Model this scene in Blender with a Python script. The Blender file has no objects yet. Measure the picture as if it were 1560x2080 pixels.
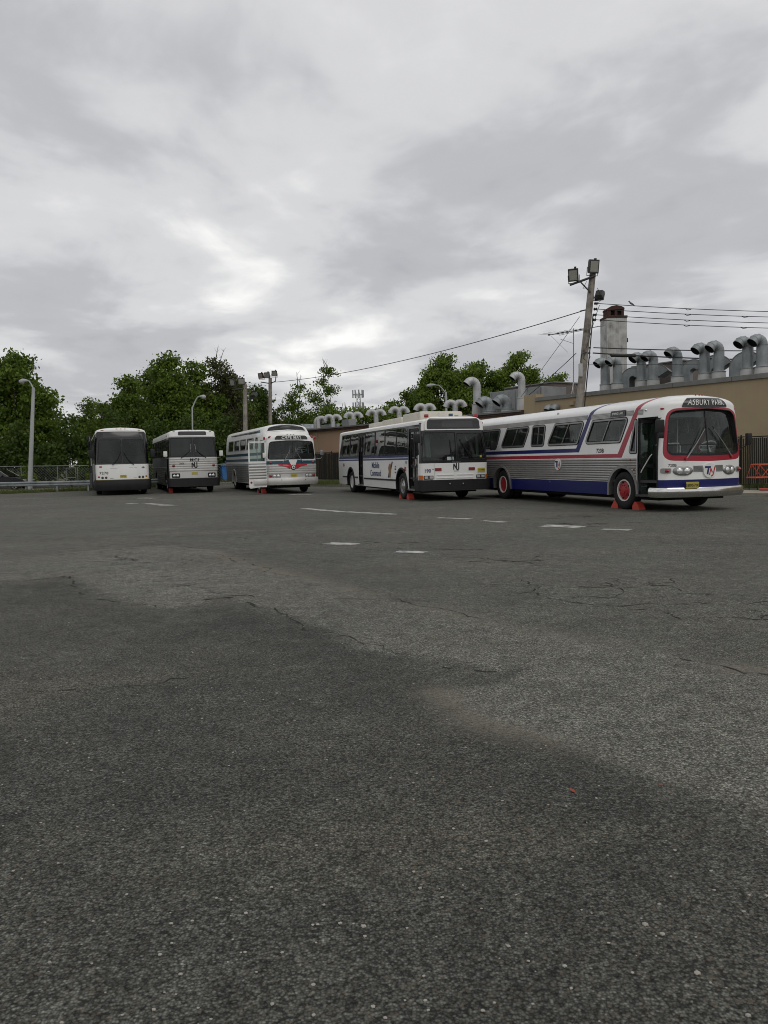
import bpy, bmesh, math, random
import numpy as np
from mathutils import Vector, Matrix
from mathutils.geometry import delaunay_2d_cdt
random.seed(7); rng = np.random.default_rng(7)
PI = math.pi; R = math.radians
S = bpy.context.scene; COL = S.collection

# ------------------------------------------------------------------ camera
cd = bpy.data.cameras.new('camera'); cam = bpy.data.objects.new('camera', cd); COL.objects.link(cam)
cd.sensor_fit = 'VERTICAL'; cd.sensor_height = 36.0; cd.sensor_width = 27.0; cd.lens = 36.0*1600/2080
cd.clip_start = 0.05; cd.clip_end = 5000
cam.matrix_world = Matrix.Translation((0, 0, 1.5)) @ Matrix.Rotation(PI/2 - math.atan(106/1600), 4, 'X') @ Matrix.Rotation(R(-1.2), 4, 'Z')
S.camera = cam
# ------------------------------------------------------------------ world: overcast deck over a Nishita sky
SUN_EL, SUN_AZ = R(52), R(-35)
W = bpy.data.worlds.new('World'); S.world = W; W.use_nodes = True
nt = W.node_tree; nt.nodes.clear()
def N(t, **k):
    n = nt.nodes.new(t)
    for a, b in k.items(): setattr(n, a, b)
    return n
def LK(a, b): nt.links.new(a, b)
def MA(op, a, b=None, c=None):
    n = N('ShaderNodeMath', operation=op)
    for i, v in enumerate((a, b, c)):
        if v is None: continue
        if isinstance(v, (int, float)): n.inputs[i].default_value = v
        else: LK(v, n.inputs[i])
    return n.outputs[0]
sky = N('ShaderNodeTexSky', sky_type='NISHITA'); sky.sun_disc = False; sky.sun_elevation = SUN_EL; sky.sun_rotation = SUN_AZ
sky.air_density = 1.0; sky.dust_density = 3.0
skm = N('ShaderNodeMix', data_type='RGBA', blend_type='MULTIPLY'); skm.inputs[0].default_value = 1
LK(sky.outputs[0], skm.inputs[6]); skm.inputs[7].default_value = (.1, .1, .1, 1)
tc = N('ShaderNodeTexCoord'); sp = N('ShaderNodeSeparateXYZ'); LK(tc.outputs['Generated'], sp.inputs[0])
zz = MA('ADD', MA('MAXIMUM', sp.outputs[2], 0.0), 0.13)
cx = N('ShaderNodeCombineXYZ'); LK(MA('DIVIDE', sp.outputs[0], zz), cx.inputs[0]); LK(MA('DIVIDE', sp.outputs[1], zz), cx.inputs[1])
mpw = N('ShaderNodeMapping'); mpw.inputs['Rotation'].default_value = (0, 0, R(-13)); mpw.inputs['Scale'].default_value = (1.28, 1.28, 1); LK(cx.outputs[0], mpw.inputs[0])
def noise(scale, detail, rough, loc, rot=0, stretch=(1, 1, 1), dist=0.0):
    m = N('ShaderNodeMapping'); m.inputs['Location'].default_value = loc; m.inputs['Rotation'].default_value = (0, 0, rot); m.inputs['Scale'].default_value = stretch
    LK(mpw.outputs[0], m.inputs[0])
    n = N('ShaderNodeTexNoise'); n.inputs['Scale'].default_value = scale; n.inputs['Detail'].default_value = detail
    n.inputs['Roughness'].default_value = rough; n.inputs['Distortion'].default_value = dist; LK(m.outputs[0], n.inputs['Vector'])
    return n.outputs[0]
big = noise(0.55, 4, .5, (3.3, 1.9, 0), R(20), (1, .8, 1), .3)
mid = noise(1.4, 6, .52, (7.1, 2.2, 0), R(-25), (1, .75, 1), .5)
fin = noise(4.0, 6, .5, (1.2, 5.5, 0), R(15), (1, .8, 1), .4)
d = MA('ADD', MA('ADD', MA('MULTIPLY', big, .52), MA('MULTIPLY', mid, .36)), MA('MULTIPLY', fin, .12))
ramp = N('ShaderNodeValToRGB'); LK(d, ramp.inputs[0])
cr = ramp.color_ramp; cr.interpolation = 'EASE'
cr.elements[0].position = .33; cr.elements[0].color = (.41, .415, .44, 1)
cr.elements[1].position = .67; cr.elements[1].color = (1.08, 1.07, 1.04, 1)
e = cr.elements.new(.45); e.color = (.52, .525, .545, 1)
e = cr.elements.new(.54); e.color = (.70, .70, .71, 1)
mx = N('ShaderNodeMix', data_type='RGBA'); mx.inputs[0].default_value = .95
LK(skm.outputs[2], mx.inputs[6]); LK(ramp.outputs[0], mx.inputs[7])
bg = N('ShaderNodeBackground'); bg.inputs[1].default_value = 1.0; LK(mx.outputs[2], bg.inputs[0])
wo = N('ShaderNodeOutputWorld'); LK(bg.outputs[0], wo.inputs[0])
# ------------------------------------------------------------------ sun behind the cloud
sl = bpy.data.lights.new('sun', 'SUN'); sl.energy = .7; sl.angle = R(40); sl.color = (1, .97, .92)
so = bpy.data.objects.new('sun', sl); COL.objects.link(so)
sdir = Vector((math.sin(SUN_AZ)*math.cos(SUN_EL)*-1, math.cos(SUN_AZ)*math.cos(SUN_EL)*-1, math.sin(SUN_EL)))   # towards the sun: high, behind the camera
so.rotation_euler = sdir.to_track_quat('Z', 'Y').to_euler(); so.location = (0, 0, 60)
sky.sun_rotation = math.atan2(sdir.x, sdir.y)
S.view_settings.view_transform = 'Standard'; S.view_settings.look = 'None'; S.view_settings.exposure = 0.0; S.view_settings.gamma = 1.0
S.view_settings.use_curve_mapping = False
S.render.engine = 'CYCLES'; S.cycles.pixel_filter_type = 'BLACKMAN_HARRIS'; S.cycles.filter_width = 1.0

# ================================================================== materials
MAT = {}
def newmat(name):
    m = bpy.data.materials.new(name); m.use_nodes = True; m.node_tree.nodes.clear(); MAT[name] = m
    return m
class G:                                            # tiny node-graph helper
    def __init__(s, m): s.t = m.node_tree
    def n(s, ty, **k):
        q = s.t.nodes.new(ty)
        for a, b in k.items(): setattr(q, a, b)
        return q
    def l(s, a, b): s.t.links.new(a, b)
    def set(s, node, **k):
        for a, b in k.items():
            i = node.inputs[a.replace('_', ' ')]
            if hasattr(b, 'links') or isinstance(b, bpy.types.NodeSocket): s.l(b, i)
            else: i.default_value = b
        return node
    def math(s, op, a, b=None, c=None, clamp=False):
        q = s.n('ShaderNodeMath', operation=op, use_clamp=clamp)
        for i, v in enumerate((a, b, c)):
            if v is None: continue
            if isinstance(v, (int, float)): q.inputs[i].default_value = v
            else: s.l(v, q.inputs[i])
        return q.outputs[0]
    def noise(s, vec, scale, detail=4, rough=.55, dist=0):
        q = s.n('ShaderNodeTexNoise'); q.inputs['Scale'].default_value = scale; q.inputs['Detail'].default_value = detail
        q.inputs['Roughness'].default_value = rough; q.inputs['Distortion'].default_value = dist
        if vec is not None: s.l(vec, q.inputs['Vector'])
        return q.outputs[0]
    def mapr(s, v, a, b, c, d):
        q = s.n('ShaderNodeMapRange'); s.l(v, q.inputs[0])
        for i, x in enumerate((a, b, c, d)): q.inputs[i+1].default_value = x
        return q.outputs[0]
    def mix(s, f, a, b, bt='MIX'):
        q = s.n('ShaderNodeMix', data_type='RGBA', blend_type=bt)
        for i, v in ((0, f), (6, a), (7, b)):
            if isinstance(v, bpy.types.NodeSocket): s.l(v, q.inputs[i])
            else: q.inputs[i].default_value = v if i == 0 else (*v, 1) if len(v) == 3 else v
        return q.outputs[2]
    def pos(s): return s.n('ShaderNodeNewGeometry').outputs['Position']
    def obj(s): return s.n('ShaderNodeTexCoord').outputs['Object']
    def scale(s, v, xyz):
        q = s.n('ShaderNodeMapping'); q.inputs['Scale'].default_value = xyz; s.l(v, q.inputs[0]); return q.outputs[0]
    def out(s, sh):
        o = s.n('ShaderNodeOutputMaterial'); s.l(sh, o.inputs[0])
    def bump(s, h, strength=.3, dist=.01):
        b = s.n('ShaderNodeBump'); b.inputs['Strength'].default_value = strength; b.inputs['Distance'].default_value = dist; s.l(h, b.inputs['Height'])
        return b.outputs[0]
def paint(name, col, rough=.4, metal=0.0, dirt=.18, dcol=None, coat=0.0, scale=1.3, bumpy=0.0, streak=True, spec=.5):
    m = newmat(name); g = G(m); o = g.obj()
    a = g.noise(o, scale, 6, .6); b = g.noise(g.scale(o, (6, 6, .5)), 1.0, 5, .6)
    f = g.math('MULTIPLY', g.mapr(a, .38, .72, 0, 1), g.mapr(b, .3, .7, .3, 1)) if streak else g.mapr(a, .38, .72, 0, 1)
    f = g.math('MULTIPLY', f, dirt*2.2, clamp=True)
    dc = dcol or tuple(c*.45+.02 for c in col)
    c = g.mix(f, col, dc)
    p = g.n('ShaderNodeBsdfPrincipled')
    g.set(p, Base_Color=c, Metallic=metal, Roughness=g.mapr(a, .3, .7, rough*.85, min(1, rough*1.25)))
    p.inputs['Coat Weight'].default_value = coat; p.inputs['Specular IOR Level'].default_value = spec
    if bumpy:
        g.set(p, Normal=g.bump(g.noise(o, 9, 5), bumpy, .02))
    g.out(p.outputs[0]); return m
paint('white_paint', (.81, .81, .785), .32, dirt=.10, dcol=(.42, .39, .33), coat=.25)
paint('white_roof', (.78, .76, .71), .45, dirt=.2, dcol=(.5, .46, .38))
paint('red_paint', (.34, .012, .03), .35, dirt=.15, coat=.2)
paint('blue_paint', (.004, .008, .105), .36, dirt=.15, coat=.08)
paint('stripe_blue', (.02, .03, .13), .35, dirt=.1, coat=.2)
paint('teal_paint', (.015, .075, .115), .35, dirt=.15, coat=.2)
paint('aluminium', (.38, .375, .36), .36, .85, dirt=.25, dcol=(.22, .20, .17))
paint('aluminium_bright', (.66, .65, .62), .42, .55, dirt=.2)
paint('aluminium_dull', (.33, .33, .32), .48, .7, dirt=.3)
paint('chrome', (.72, .71, .69), .16, 1.0, dirt=.2, dcol=(.35, .33, .3), bumpy=.12)
paint('trim_metal', (.30, .30, .29), .38, .8, dirt=.1)
paint('rubber', (.012, .012, .012), .75, dirt=.2, dcol=(.04, .036, .03), spec=.3)
paint('black_plastic', (.012, .012, .013), .5, dirt=.15, dcol=(.035, .033, .03), spec=.35)
paint('black_gloss', (.008, .008, .009), .18, dirt=.1, coat=.3)
paint('under_dark', (.01, .01, .01), .85, dirt=.2, spec=.2)
paint('rim_red', (.34, .015, .02), .45, dirt=.2, dcol=(.10, .02, .02))
paint('rim_white', (.62, .61, .58), .45, dirt=.25)
paint('rim_alloy', (.45, .45, .44), .35, .8, dirt=.2)
paint('grey_interior', (.30, .33, .32), .6, dirt=.05)
paint('floor_dark', (.05, .05, .05), .8, dirt=.1)
paint('seat_dark', (.025, .045, .045), .7, dirt=.1)
paint('seat_green', (.05, .10, .085), .7, dirt=.1)
paint('curtain_cloth', (.55, .57, .53), .9, dirt=.15)
paint('chock_orange', (.50, .055, .03), .55, dirt=.3, dcol=(.2, .04, .03))
paint('plate_yellow', (.46, .38, .06), .5, dirt=.3, dcol=(.25, .22, .08))
paint('ink_black', (.01, .01, .01), .5, dirt=0)
paint('ink_grey', (.12, .12, .12), .5, dirt=0)
paint('ink_white', (.72, .72, .68), .5, dirt=.05)
paint('ink_blue', (.015, .025, .12), .4, dirt=0)
paint('ink_red', (.45, .02, .03), .4, dirt=0)
paint('brown_ink', (.30, .15, .06), .5, dirt=.1)
paint('lens_red', (.30, .012, .012), .18, dirt=.1, coat=.5)
paint('lens_dull_red', (.22, .03, .025), .35, dirt=.2)
paint('lens_amber', (.50, .13, .015), .2, dirt=.1, coat=.5)
paint('lamp_glass', (.75, .75, .74), .08, .6, dirt=.05)
paint('lamp_dark', (.06, .06, .06), .15, .3, dirt=.05)
paint('pod_cream', (.66, .62, .53), .5, dirt=.2)
paint('wiper', (.35, .35, .34), .4, .7)
paint('sticker', (.45, .52, .50), .6, dirt=.05)
paint('wall_tan', (.41, .325, .205), .85, dirt=.26, dcol=(.30, .23, .15), scale=.5, bumpy=.08, spec=.2)
paint('wall_salmon', (.46, .31, .21), .85, dirt=.16, dcol=(.33, .22, .15), scale=.5, bumpy=.08, spec=.2)
paint('coping_grey', (.21, .21, .195), .55, .3, dirt=.3)
paint('fascia_brown', (.075, .042, .036), .7, dirt=.2)
paint('roof_tar', (.06, .06, .058), .9, dirt=.2)
paint('galvanised', (.31, .335, .34), .55, .45, dirt=.5, dcol=(.17, .18, .18), scale=2.2)
paint('pipe_light', (.50, .51, .50), .5, .35, dirt=.3, scale=2.0)
paint('pipe_base', (.44, .44, .42), .7, dirt=.35)
paint('unit_grey', (.30, .31, .31), .6, .2, dirt=.3)
paint('unit_brown', (.15, .12, .105), .7, dirt=.25)
paint('chimney_white', (.54, .54, .51), .8, dirt=.6, dcol=(.19, .18, .17), scale=1.4, bumpy=.1, spec=.2)
paint('rust', (.075, .036, .028), .8, dirt=.4, spec=.2)
paint('wood_pole', (.33, .305, .26), .9, dirt=.6, dcol=(.10, .085, .07), scale=2.5, spec=.15)
paint('flood_housing', (.035, .035, .033), .5, dirt=.3)
paint('flood_glass', (.40, .40, .35), .22, .3, dirt=.4)
paint('wire_black', (.02, .02, .02), .6, dirt=.1)
paint('concrete', (.36, .335, .28), .9, dirt=.5, dcol=(.20, .18, .14), scale=1.5, bumpy=.2, spec=.2)
paint('lamp_concrete', (.42, .44, .43), .7, dirt=.3)
paint('fence_slat', (.022, .023, .019), .75, dirt=.3, dcol=(.055, .05, .038), spec=.2)
paint('fence_galv', (.26, .27, .265), .5, .6, dirt=.3)
paint('dirt_verge', (.115, .10, .07), .95, dirt=.6, dcol=(.05, .06, .025), scale=1.0, streak=False, spec=.1)
paint('line_paint', (.50, .495, .46), .75, dirt=.55, dcol=(.17, .165, .155), scale=5, streak=False, spec=.2)
paint('crack_dark', (.035, .034, .031), .95, dirt=.3, streak=False, spec=.1)
paint('stone_pale', (.40, .37, .32), .85, dirt=.3, streak=False, spec=.2)
paint('leaf_orange', (.30, .05, .02), .7, dirt=.2)
paint('rack_orange', (.55, .085, .03), .5, dirt=.3)
paint('car_dark', (.018, .02, .02), .25, .3, dirt=.1, coat=.6)
paint('bin_blue', (.02, .15, .42), .5, dirt=.25)
paint('red_roof', (.25, .03, .03), .8, dirt=.3)
paint('bark', (.06, .05, .04), .95, dirt=.4, spec=.1)
paint('bark_pale', (.17, .15, .13), .95, dirt=.4, spec=.1)
def glass(name, tint, refl=1.0, rough=.02, f0=.045):
    m = newmat(name); g = G(m)
    tr = g.n('ShaderNodeBsdfTransparent'); tr.inputs[0].default_value = (*tint, 1)
    gl = g.n('ShaderNodeBsdfGlossy'); gl.inputs['Color'].default_value = (.9, .93, .92, 1); gl.inputs['Roughness'].default_value = rough
    nz = g.noise(g.obj(), 1.1, 2); g.l(g.bump(nz, .35, .02), gl.inputs['Normal'])
    fr = g.n('ShaderNodeFresnel'); fr.inputs[0].default_value = 1.52
    ms = g.n('ShaderNodeMixShader'); g.l(g.math('MULTIPLY', fr.outputs[0], refl, clamp=True), ms.inputs[0]); g.l(tr.outputs[0], ms.inputs[1]); g.l(gl.outputs[0], ms.inputs[2])
    # thin film of road dust
    df = g.n('ShaderNodeBsdfDiffuse'); df.inputs[0].default_value = (.35, .36, .33, 1)
    m2 = g.n('ShaderNodeMixShader'); g.l(g.mapr(g.noise(g.obj(), 2.0, 5), .3, .8, .006, .035), m2.inputs[0]); g.l(ms.outputs[0], m2.inputs[1]); g.l(df.outputs[0], m2.inputs[2])
    g.out(m2.outputs[0]); return m
glass('glass_green', (.50, .72, .61), 1.0)
glass('glass_shade', (.40, .50, .46), 1.0)
glass('glass_smoke', (.04, .045, .045), 1.2)
glass('glass_dark', (.03, .035, .035), 1.3)
glass('glass_clear', (.84, .93, .89), 1.0)

def leafmat(name, c0, c1):
    m = newmat(name); g = G(m)
    ge = g.n('ShaderNodeNewGeometry'); rnd = ge.outputs['Random Per Island']
    big = g.noise(ge.outputs['Position'], .7, 3)
    f = g.math('ADD', g.math('MULTIPLY', rnd, .5), g.math('MULTIPLY', g.mapr(big, .3, .7, 0, 1), .45), clamp=True)
    c = g.mix(f, c0, c1)
    di = g.n('ShaderNodeBsdfPrincipled'); g.set(di, Base_Color=c, Roughness=.6); di.inputs['Specular IOR Level'].default_value = .25
    tr = g.n('ShaderNodeBsdfTranslucent'); g.l(g.mix(.5, c, (.10, .16, .02)), tr.inputs[0])
    ms = g.n('ShaderNodeMixShader'); ms.inputs[0].default_value = .28; g.l(di.outputs[0], ms.inputs[1]); g.l(tr.outputs[0], ms.inputs[2])
    g.out(ms.outputs[0])
leafmat('leaf_dark', (.026, .048, .008), (.090, .140, .022))
leafmat('leaf_mid', (.042, .076, .010), (.175, .255, .034))
leafmat('leaf_light', (.060, .102, .014), (.225, .315, .048))
leafmat('leaf_dry', (.05, .05, .02), (.11, .12, .045))
leafmat('grass_leaf', (.05, .075, .018), (.16, .18, .055))

def asphalt():
    m = newmat('asphalt'); g = G(m); p = g.pos()
    at = g.n('ShaderNodeAttribute', attribute_name='wear_grazing_light'); tone = at.outputs['Fac']        # age of the paving, plus grazing light painted in far off: 0 fresh dark .. 1 worn pale
    v = g.n('ShaderNodeTexVoronoi', feature='F1'); v.inputs['Scale'].default_value = 105; v.inputs['Randomness'].default_value = 1; g.l(p, v.inputs['Vector'])
    v2 = g.n('ShaderNodeTexVoronoi', feature='F1'); v2.inputs['Scale'].default_value = 42; g.l(p, v2.inputs['Vector'])
    sc = g.n('ShaderNodeSeparateColor'); g.l(v.outputs['Color'], sc.inputs[0])
    sc2 = g.n('ShaderNodeSeparateColor'); g.l(v2.outputs['Color'], sc2.inputs[0])
    n1 = g.noise(p, .45, 6, .6); n2 = g.noise(p, 2.6, 5, .6); n3 = g.noise(p, 48, 5, .7); n4 = g.noise(g.scale(p, (.16, .5, 1)), .8, 5, .6, .8); n5 = g.noise(p, 6, 5, .65)
    base = g.mix(tone, (.060, .064, .055), (.198, .197, .168))
    base = g.mix(g.mapr(n1, .35, .7, 0, .55), base, (.106, .105, .089))
    base = g.mix(g.mapr(n4, .54, .72, 0, .6), base, (.19, .172, .132))          # dust
    base = g.mix(g.mapr(n2, .56, .76, 0, .55), base, (.040, .040, .039))        # oil and damp stains
    agg = g.mapr(sc.outputs[0], 0, 1, .40, 1.65)                                # aggregate, stone by stone
    agg2 = g.mapr(g.math('POWER', sc2.outputs[1], 18), 0, 1, 1, 1.5)
    k = g.math('MULTIPLY', g.math('MULTIPLY', agg, agg2), g.mapr(n3, .34, .66, .45, 1.55))
    gap = g.mapr(v.outputs['Distance'], .2, .75, 1.2, .38)  # pits between stones darkened in the colour, their shading painted in
    k = g.math('MULTIPLY', g.math('MULTIPLY', k, gap), g.mapr(n5, .3, .7, .74, 1.26))
    cc = g.n('ShaderNodeCombineColor')
    for i in range(3): g.l(k, cc.inputs[i])
    col = g.mix(1.0, base, cc.outputs[0], 'MULTIPLY')
    dst = g.n('ShaderNodeAttribute', attribute_name='dust').outputs['Fac']
    col = g.mix(g.math('MULTIPLY', dst, g.mapr(n3, .35, .6, .3, 1)), col, (.165, .148, .115))
    warm = g.math('MULTIPLY', g.math('GREATER_THAN', sc.outputs[1], .86), g.mapr(n1, .4, .6, .1, .5))
    col = g.mix(warm, col, (.17, .135, .095))
    pb = g.n('ShaderNodeBsdfPrincipled'); g.set(pb, Base_Color=col, Roughness=.88); pb.inputs['Specular IOR Level'].default_value = .25
    h = g.math('ADD', g.math('MULTIPLY', v.outputs['Distance'], -.4), g.math('MULTIPLY', n3, 1.1))
    g.set(pb, Normal=g.bump(h, .9, .009)); g.out(pb.outputs[0])
asphalt()

# ================================================================== mesh helpers
def mesh_obj(name, V, Fc, mat, parent=None, smooth=None, mats=None, midx=None):
    me = bpy.data.meshes.new(name); me.from_pydata([tuple(map(float, v)) for v in V], [], Fc)
    for mm in (mats or [mat]): me.materials.append(MAT[mm] if isinstance(mm, str) else mm)
    if midx is not None: me.polygons.foreach_set('material_index', np.asarray(midx, np.int32))
    if smooth is not None:
        me.polygons.foreach_set('use_smooth', np.ones(len(me.polygons), bool)); me.set_sharp_from_angle(angle=R(smooth))
    me.update()
    o = bpy.data.objects.new(name, me); COL.objects.link(o)
    if parent is not None: o.parent = parent
    return o
def empty(name, loc=(0, 0, 0), rz=0.0, label=None, cat=None, group=None):
    o = bpy.data.objects.new(name, None); COL.objects.link(o); o.location = loc; o.rotation_euler = (0, 0, rz); o.empty_display_size = .2
    return tag(o, label, cat, group)
def tag(o, label=None, cat=None, group=None, kind=None):
    if label: o['label'] = label
    if cat: o['category'] = cat
    if group: o['group'] = group
    if kind: o['kind'] = kind
    return o
class MB:
    def __init__(s): s.V = []; s.F = []
    def add(s, V, F):
        n = len(s.V); s.V += [tuple(v) for v in V]; s.F += [tuple(i+n for i in f) for f in F]; return s
    def box(s, c, d, rz=0.0, bev=0.0, ry=0.0):
        hx, hy, hz = d[0]/2, d[1]/2, d[2]/2
        if bev <= 0:
            V = [(x, y, z) for x in (-hx, hx) for y in (-hy, hy) for z in (-hz, hz)]
            F = [(0, 1, 3, 2), (4, 6, 7, 5), (0, 4, 5, 1), (2, 3, 7, 6), (0, 2, 6, 4), (1, 5, 7, 3)]
        else:
            b = min(bev, hx*.9, hy*.9, hz*.9); bm = bmesh.new(); bmesh.ops.create_cube(bm, size=1)
            for v in bm.verts: v.co = Vector((v.co.x*2*hx, v.co.y*2*hy, v.co.z*2*hz))
            bmesh.ops.bevel(bm, geom=bm.edges[:], offset=b, segments=2, affect='EDGES', profile=.6)
            bm.verts.index_update(); V = [v.co[:] for v in bm.verts]; F = [[v.index for v in f.verts] for f in bm.faces]; bm.free()
        M = Matrix.Rotation(rz, 3, 'Z') @ Matrix.Rotation(ry, 3, 'Y'); c = Vector(c)
        return s.add([M @ Vector(v) + c for v in V], F)
    def tube(s, pts, r, n=8, cap=True, close=False):
        pts = [Vector(p) for p in pts]; m = len(pts); rs = r if hasattr(r, '__len__') else [r]*m
        V = []; F = []; up = None
        for i, p in enumerate(pts):
            if close: t = pts[(i+1) % m] - pts[i-1]
            else: t = (pts[min(i+1, m-1)] - pts[max(i-1, 0)])
            t = t.normalized() if t.length > 1e-9 else Vector((0, 0, 1))
            if up is None:
                up = Vector((0, 0, 1)) if abs(t.z) < .9 else Vector((1, 0, 0))
            a = (up - t*up.dot(t)); a = a.normalized() if a.length > 1e-6 else t.orthogonal().normalized(); b = t.cross(a); up = a
            for k in range(n):
                q = 2*PI*k/n; V.append(p + (a*math.cos(q) + b*math.sin(q))*rs[i])
        for i in range(m if close else m-1):
            j = (i+1) % m
            for k in range(n): F.append((i*n+k, i*n+(k+1) % n, j*n+(k+1) % n, j*n+k))
        if cap and not close: F.append(tuple(range(n))[::-1]); F.append(tuple(range((m-1)*n, m*n)))
        return s.add(V, F)
    def lathe(s, prof, org=(0, 0, 0), axis=(0, 0, 1), n=24, capA=True, capB=True):
        ax = Vector(axis).normalized(); a = ax.orthogonal().normalized(); b = ax.cross(a); o = Vector(org); V = []; F = []
        for r_, h in prof:
            for k in range(n):
                q = 2*PI*k/n; V.append(o + ax*h + (a*math.cos(q)+b*math.sin(q))*r_)
        for i in range(len(prof)-1):
            for k in range(n): F.append((i*n+k, i*n+(k+1) % n, (i+1)*n+(k+1) % n, (i+1)*n+k))
        if capA: F.append(tuple(range(n))[::-1])
        if capB: F.append(tuple(range((len(prof)-1)*n, len(prof)*n)))
        return s.add(V, F)
    def prism(s, poly, origin, ex, ey, ez, depth):           # polygon in (ex, ey), extruded along ez
        o, ex, ey, ez = map(Vector, (origin, ex, ey, ez)); n = len(poly)
        V = [o + ex*p[0] + ey*p[1] for p in poly] + [o + ex*p[0] + ey*p[1] + ez*depth for p in poly]
        F = [tuple(range(n))[::-1], tuple(range(n, 2*n))] + [(i, (i+1) % n, n+(i+1) % n, n+i) for i in range(n)]
        return s.add(V, F)
    def build(s, name, mat, parent=None, smooth=None):
        return mesh_obj(name, s.V, s.F, mat, parent, smooth)
def inpoly(P, poly):
    poly = np.asarray(poly, float); x, y = P[:, 0], P[:, 1]; r = np.zeros(len(P), bool); a = poly; b = np.roll(poly, -1, 0)
    for (x1, y1), (x2, y2) in zip(a, b):
        if y1 == y2: continue
        c = ((y1 > y) != (y2 > y)); r ^= c & (x < (x2-x1)*(y-y1)/(y2-y1)+x1)
    return r
def rpoly(pts, r, n=5):                                     # polygon with rounded corners
    m = len(pts); out = []; rr = r if hasattr(r, '__len__') else [r]*m
    for i in range(m):
        p0, p, p1 = (Vector(pts[j % m]) for j in (i-1, i, i+1)); a = (p0-p); b = (p1-p); la, lb = a.length, b.length; a.normalize(); b.normalize()
        ang = a.angle(b); t = min(rr[i]/math.tan(ang/2), la*.49, lb*.49)
        if rr[i] <= 0: out.append(tuple(p)); continue
        A = p+a*t; B = p+b*t
        for k in range(n+1):
            q = k/n; out.append(tuple(A*(1-q)**2 + p*2*q*(1-q) + B*q*q))
    return out
def grow(poly, dist):                                       # offset a convex-ish polygon
    P = np.asarray(poly, float); n = len(P); area = sum(P[i, 0]*P[(i+1) % n, 1]-P[(i+1) % n, 0]*P[i, 1] for i in range(n))
    sg = 1 if area > 0 else -1; out = []
    for i in range(n):
        a = P[i]-P[i-1]; b = P[(i+1) % n]-P[i]; t = a/(np.linalg.norm(a)+1e-9)+b/(np.linalg.norm(b)+1e-9); t /= np.linalg.norm(t)+1e-9
        na = a/(np.linalg.norm(a)+1e-9); cs = max(.5, abs(na @ t))
        out.append((P[i, 0]+t[1]*sg*dist/cs, P[i, 1]-t[0]*sg*dist/cs))
    return out
def rect(u0, u1, v0, v1): return [(u0, v0), (u1, v0), (u1, v1), (u0, v1)]
TXT = {}
def textmesh(s, size, bold=0.0, shear=0.0, space=1.0):
    c = bpy.data.curves.new('t', 'FONT'); c.body = s; c.size = size; c.align_x = 'CENTER'; c.align_y = 'CENTER'; c.offset = bold; c.shear = shear; c.space_character = space; c.resolution_u = 3
    o = bpy.data.objects.new('t', c); COL.objects.link(o); bpy.context.view_layer.update()
    me = bpy.data.meshes.new_from_object(o.evaluated_get(bpy.context.evaluated_depsgraph_get()))
    V = [v.co[:] for v in me.vertices]; F = [tuple(p.vertices) for p in me.polygons]
    bpy.data.objects.remove(o); bpy.data.curves.remove(c); bpy.data.meshes.remove(me)
    return V, F
def stroke(pts, w):                                         # polyline -> list of quads polygons (for logos)
    out = []
    for a, b in zip(pts[:-1], pts[1:]):
        a = np.array(a, float); b = np.array(b, float); t = (b-a)/np.linalg.norm(b-a); n = np.array((-t[1], t[0]))*w/2
        out.append([tuple(a-n-t*w*.0), tuple(b-n+t*w*.0), tuple(b+n+t*w*.0), tuple(a+n-t*w*.0)])
    return out

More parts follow.
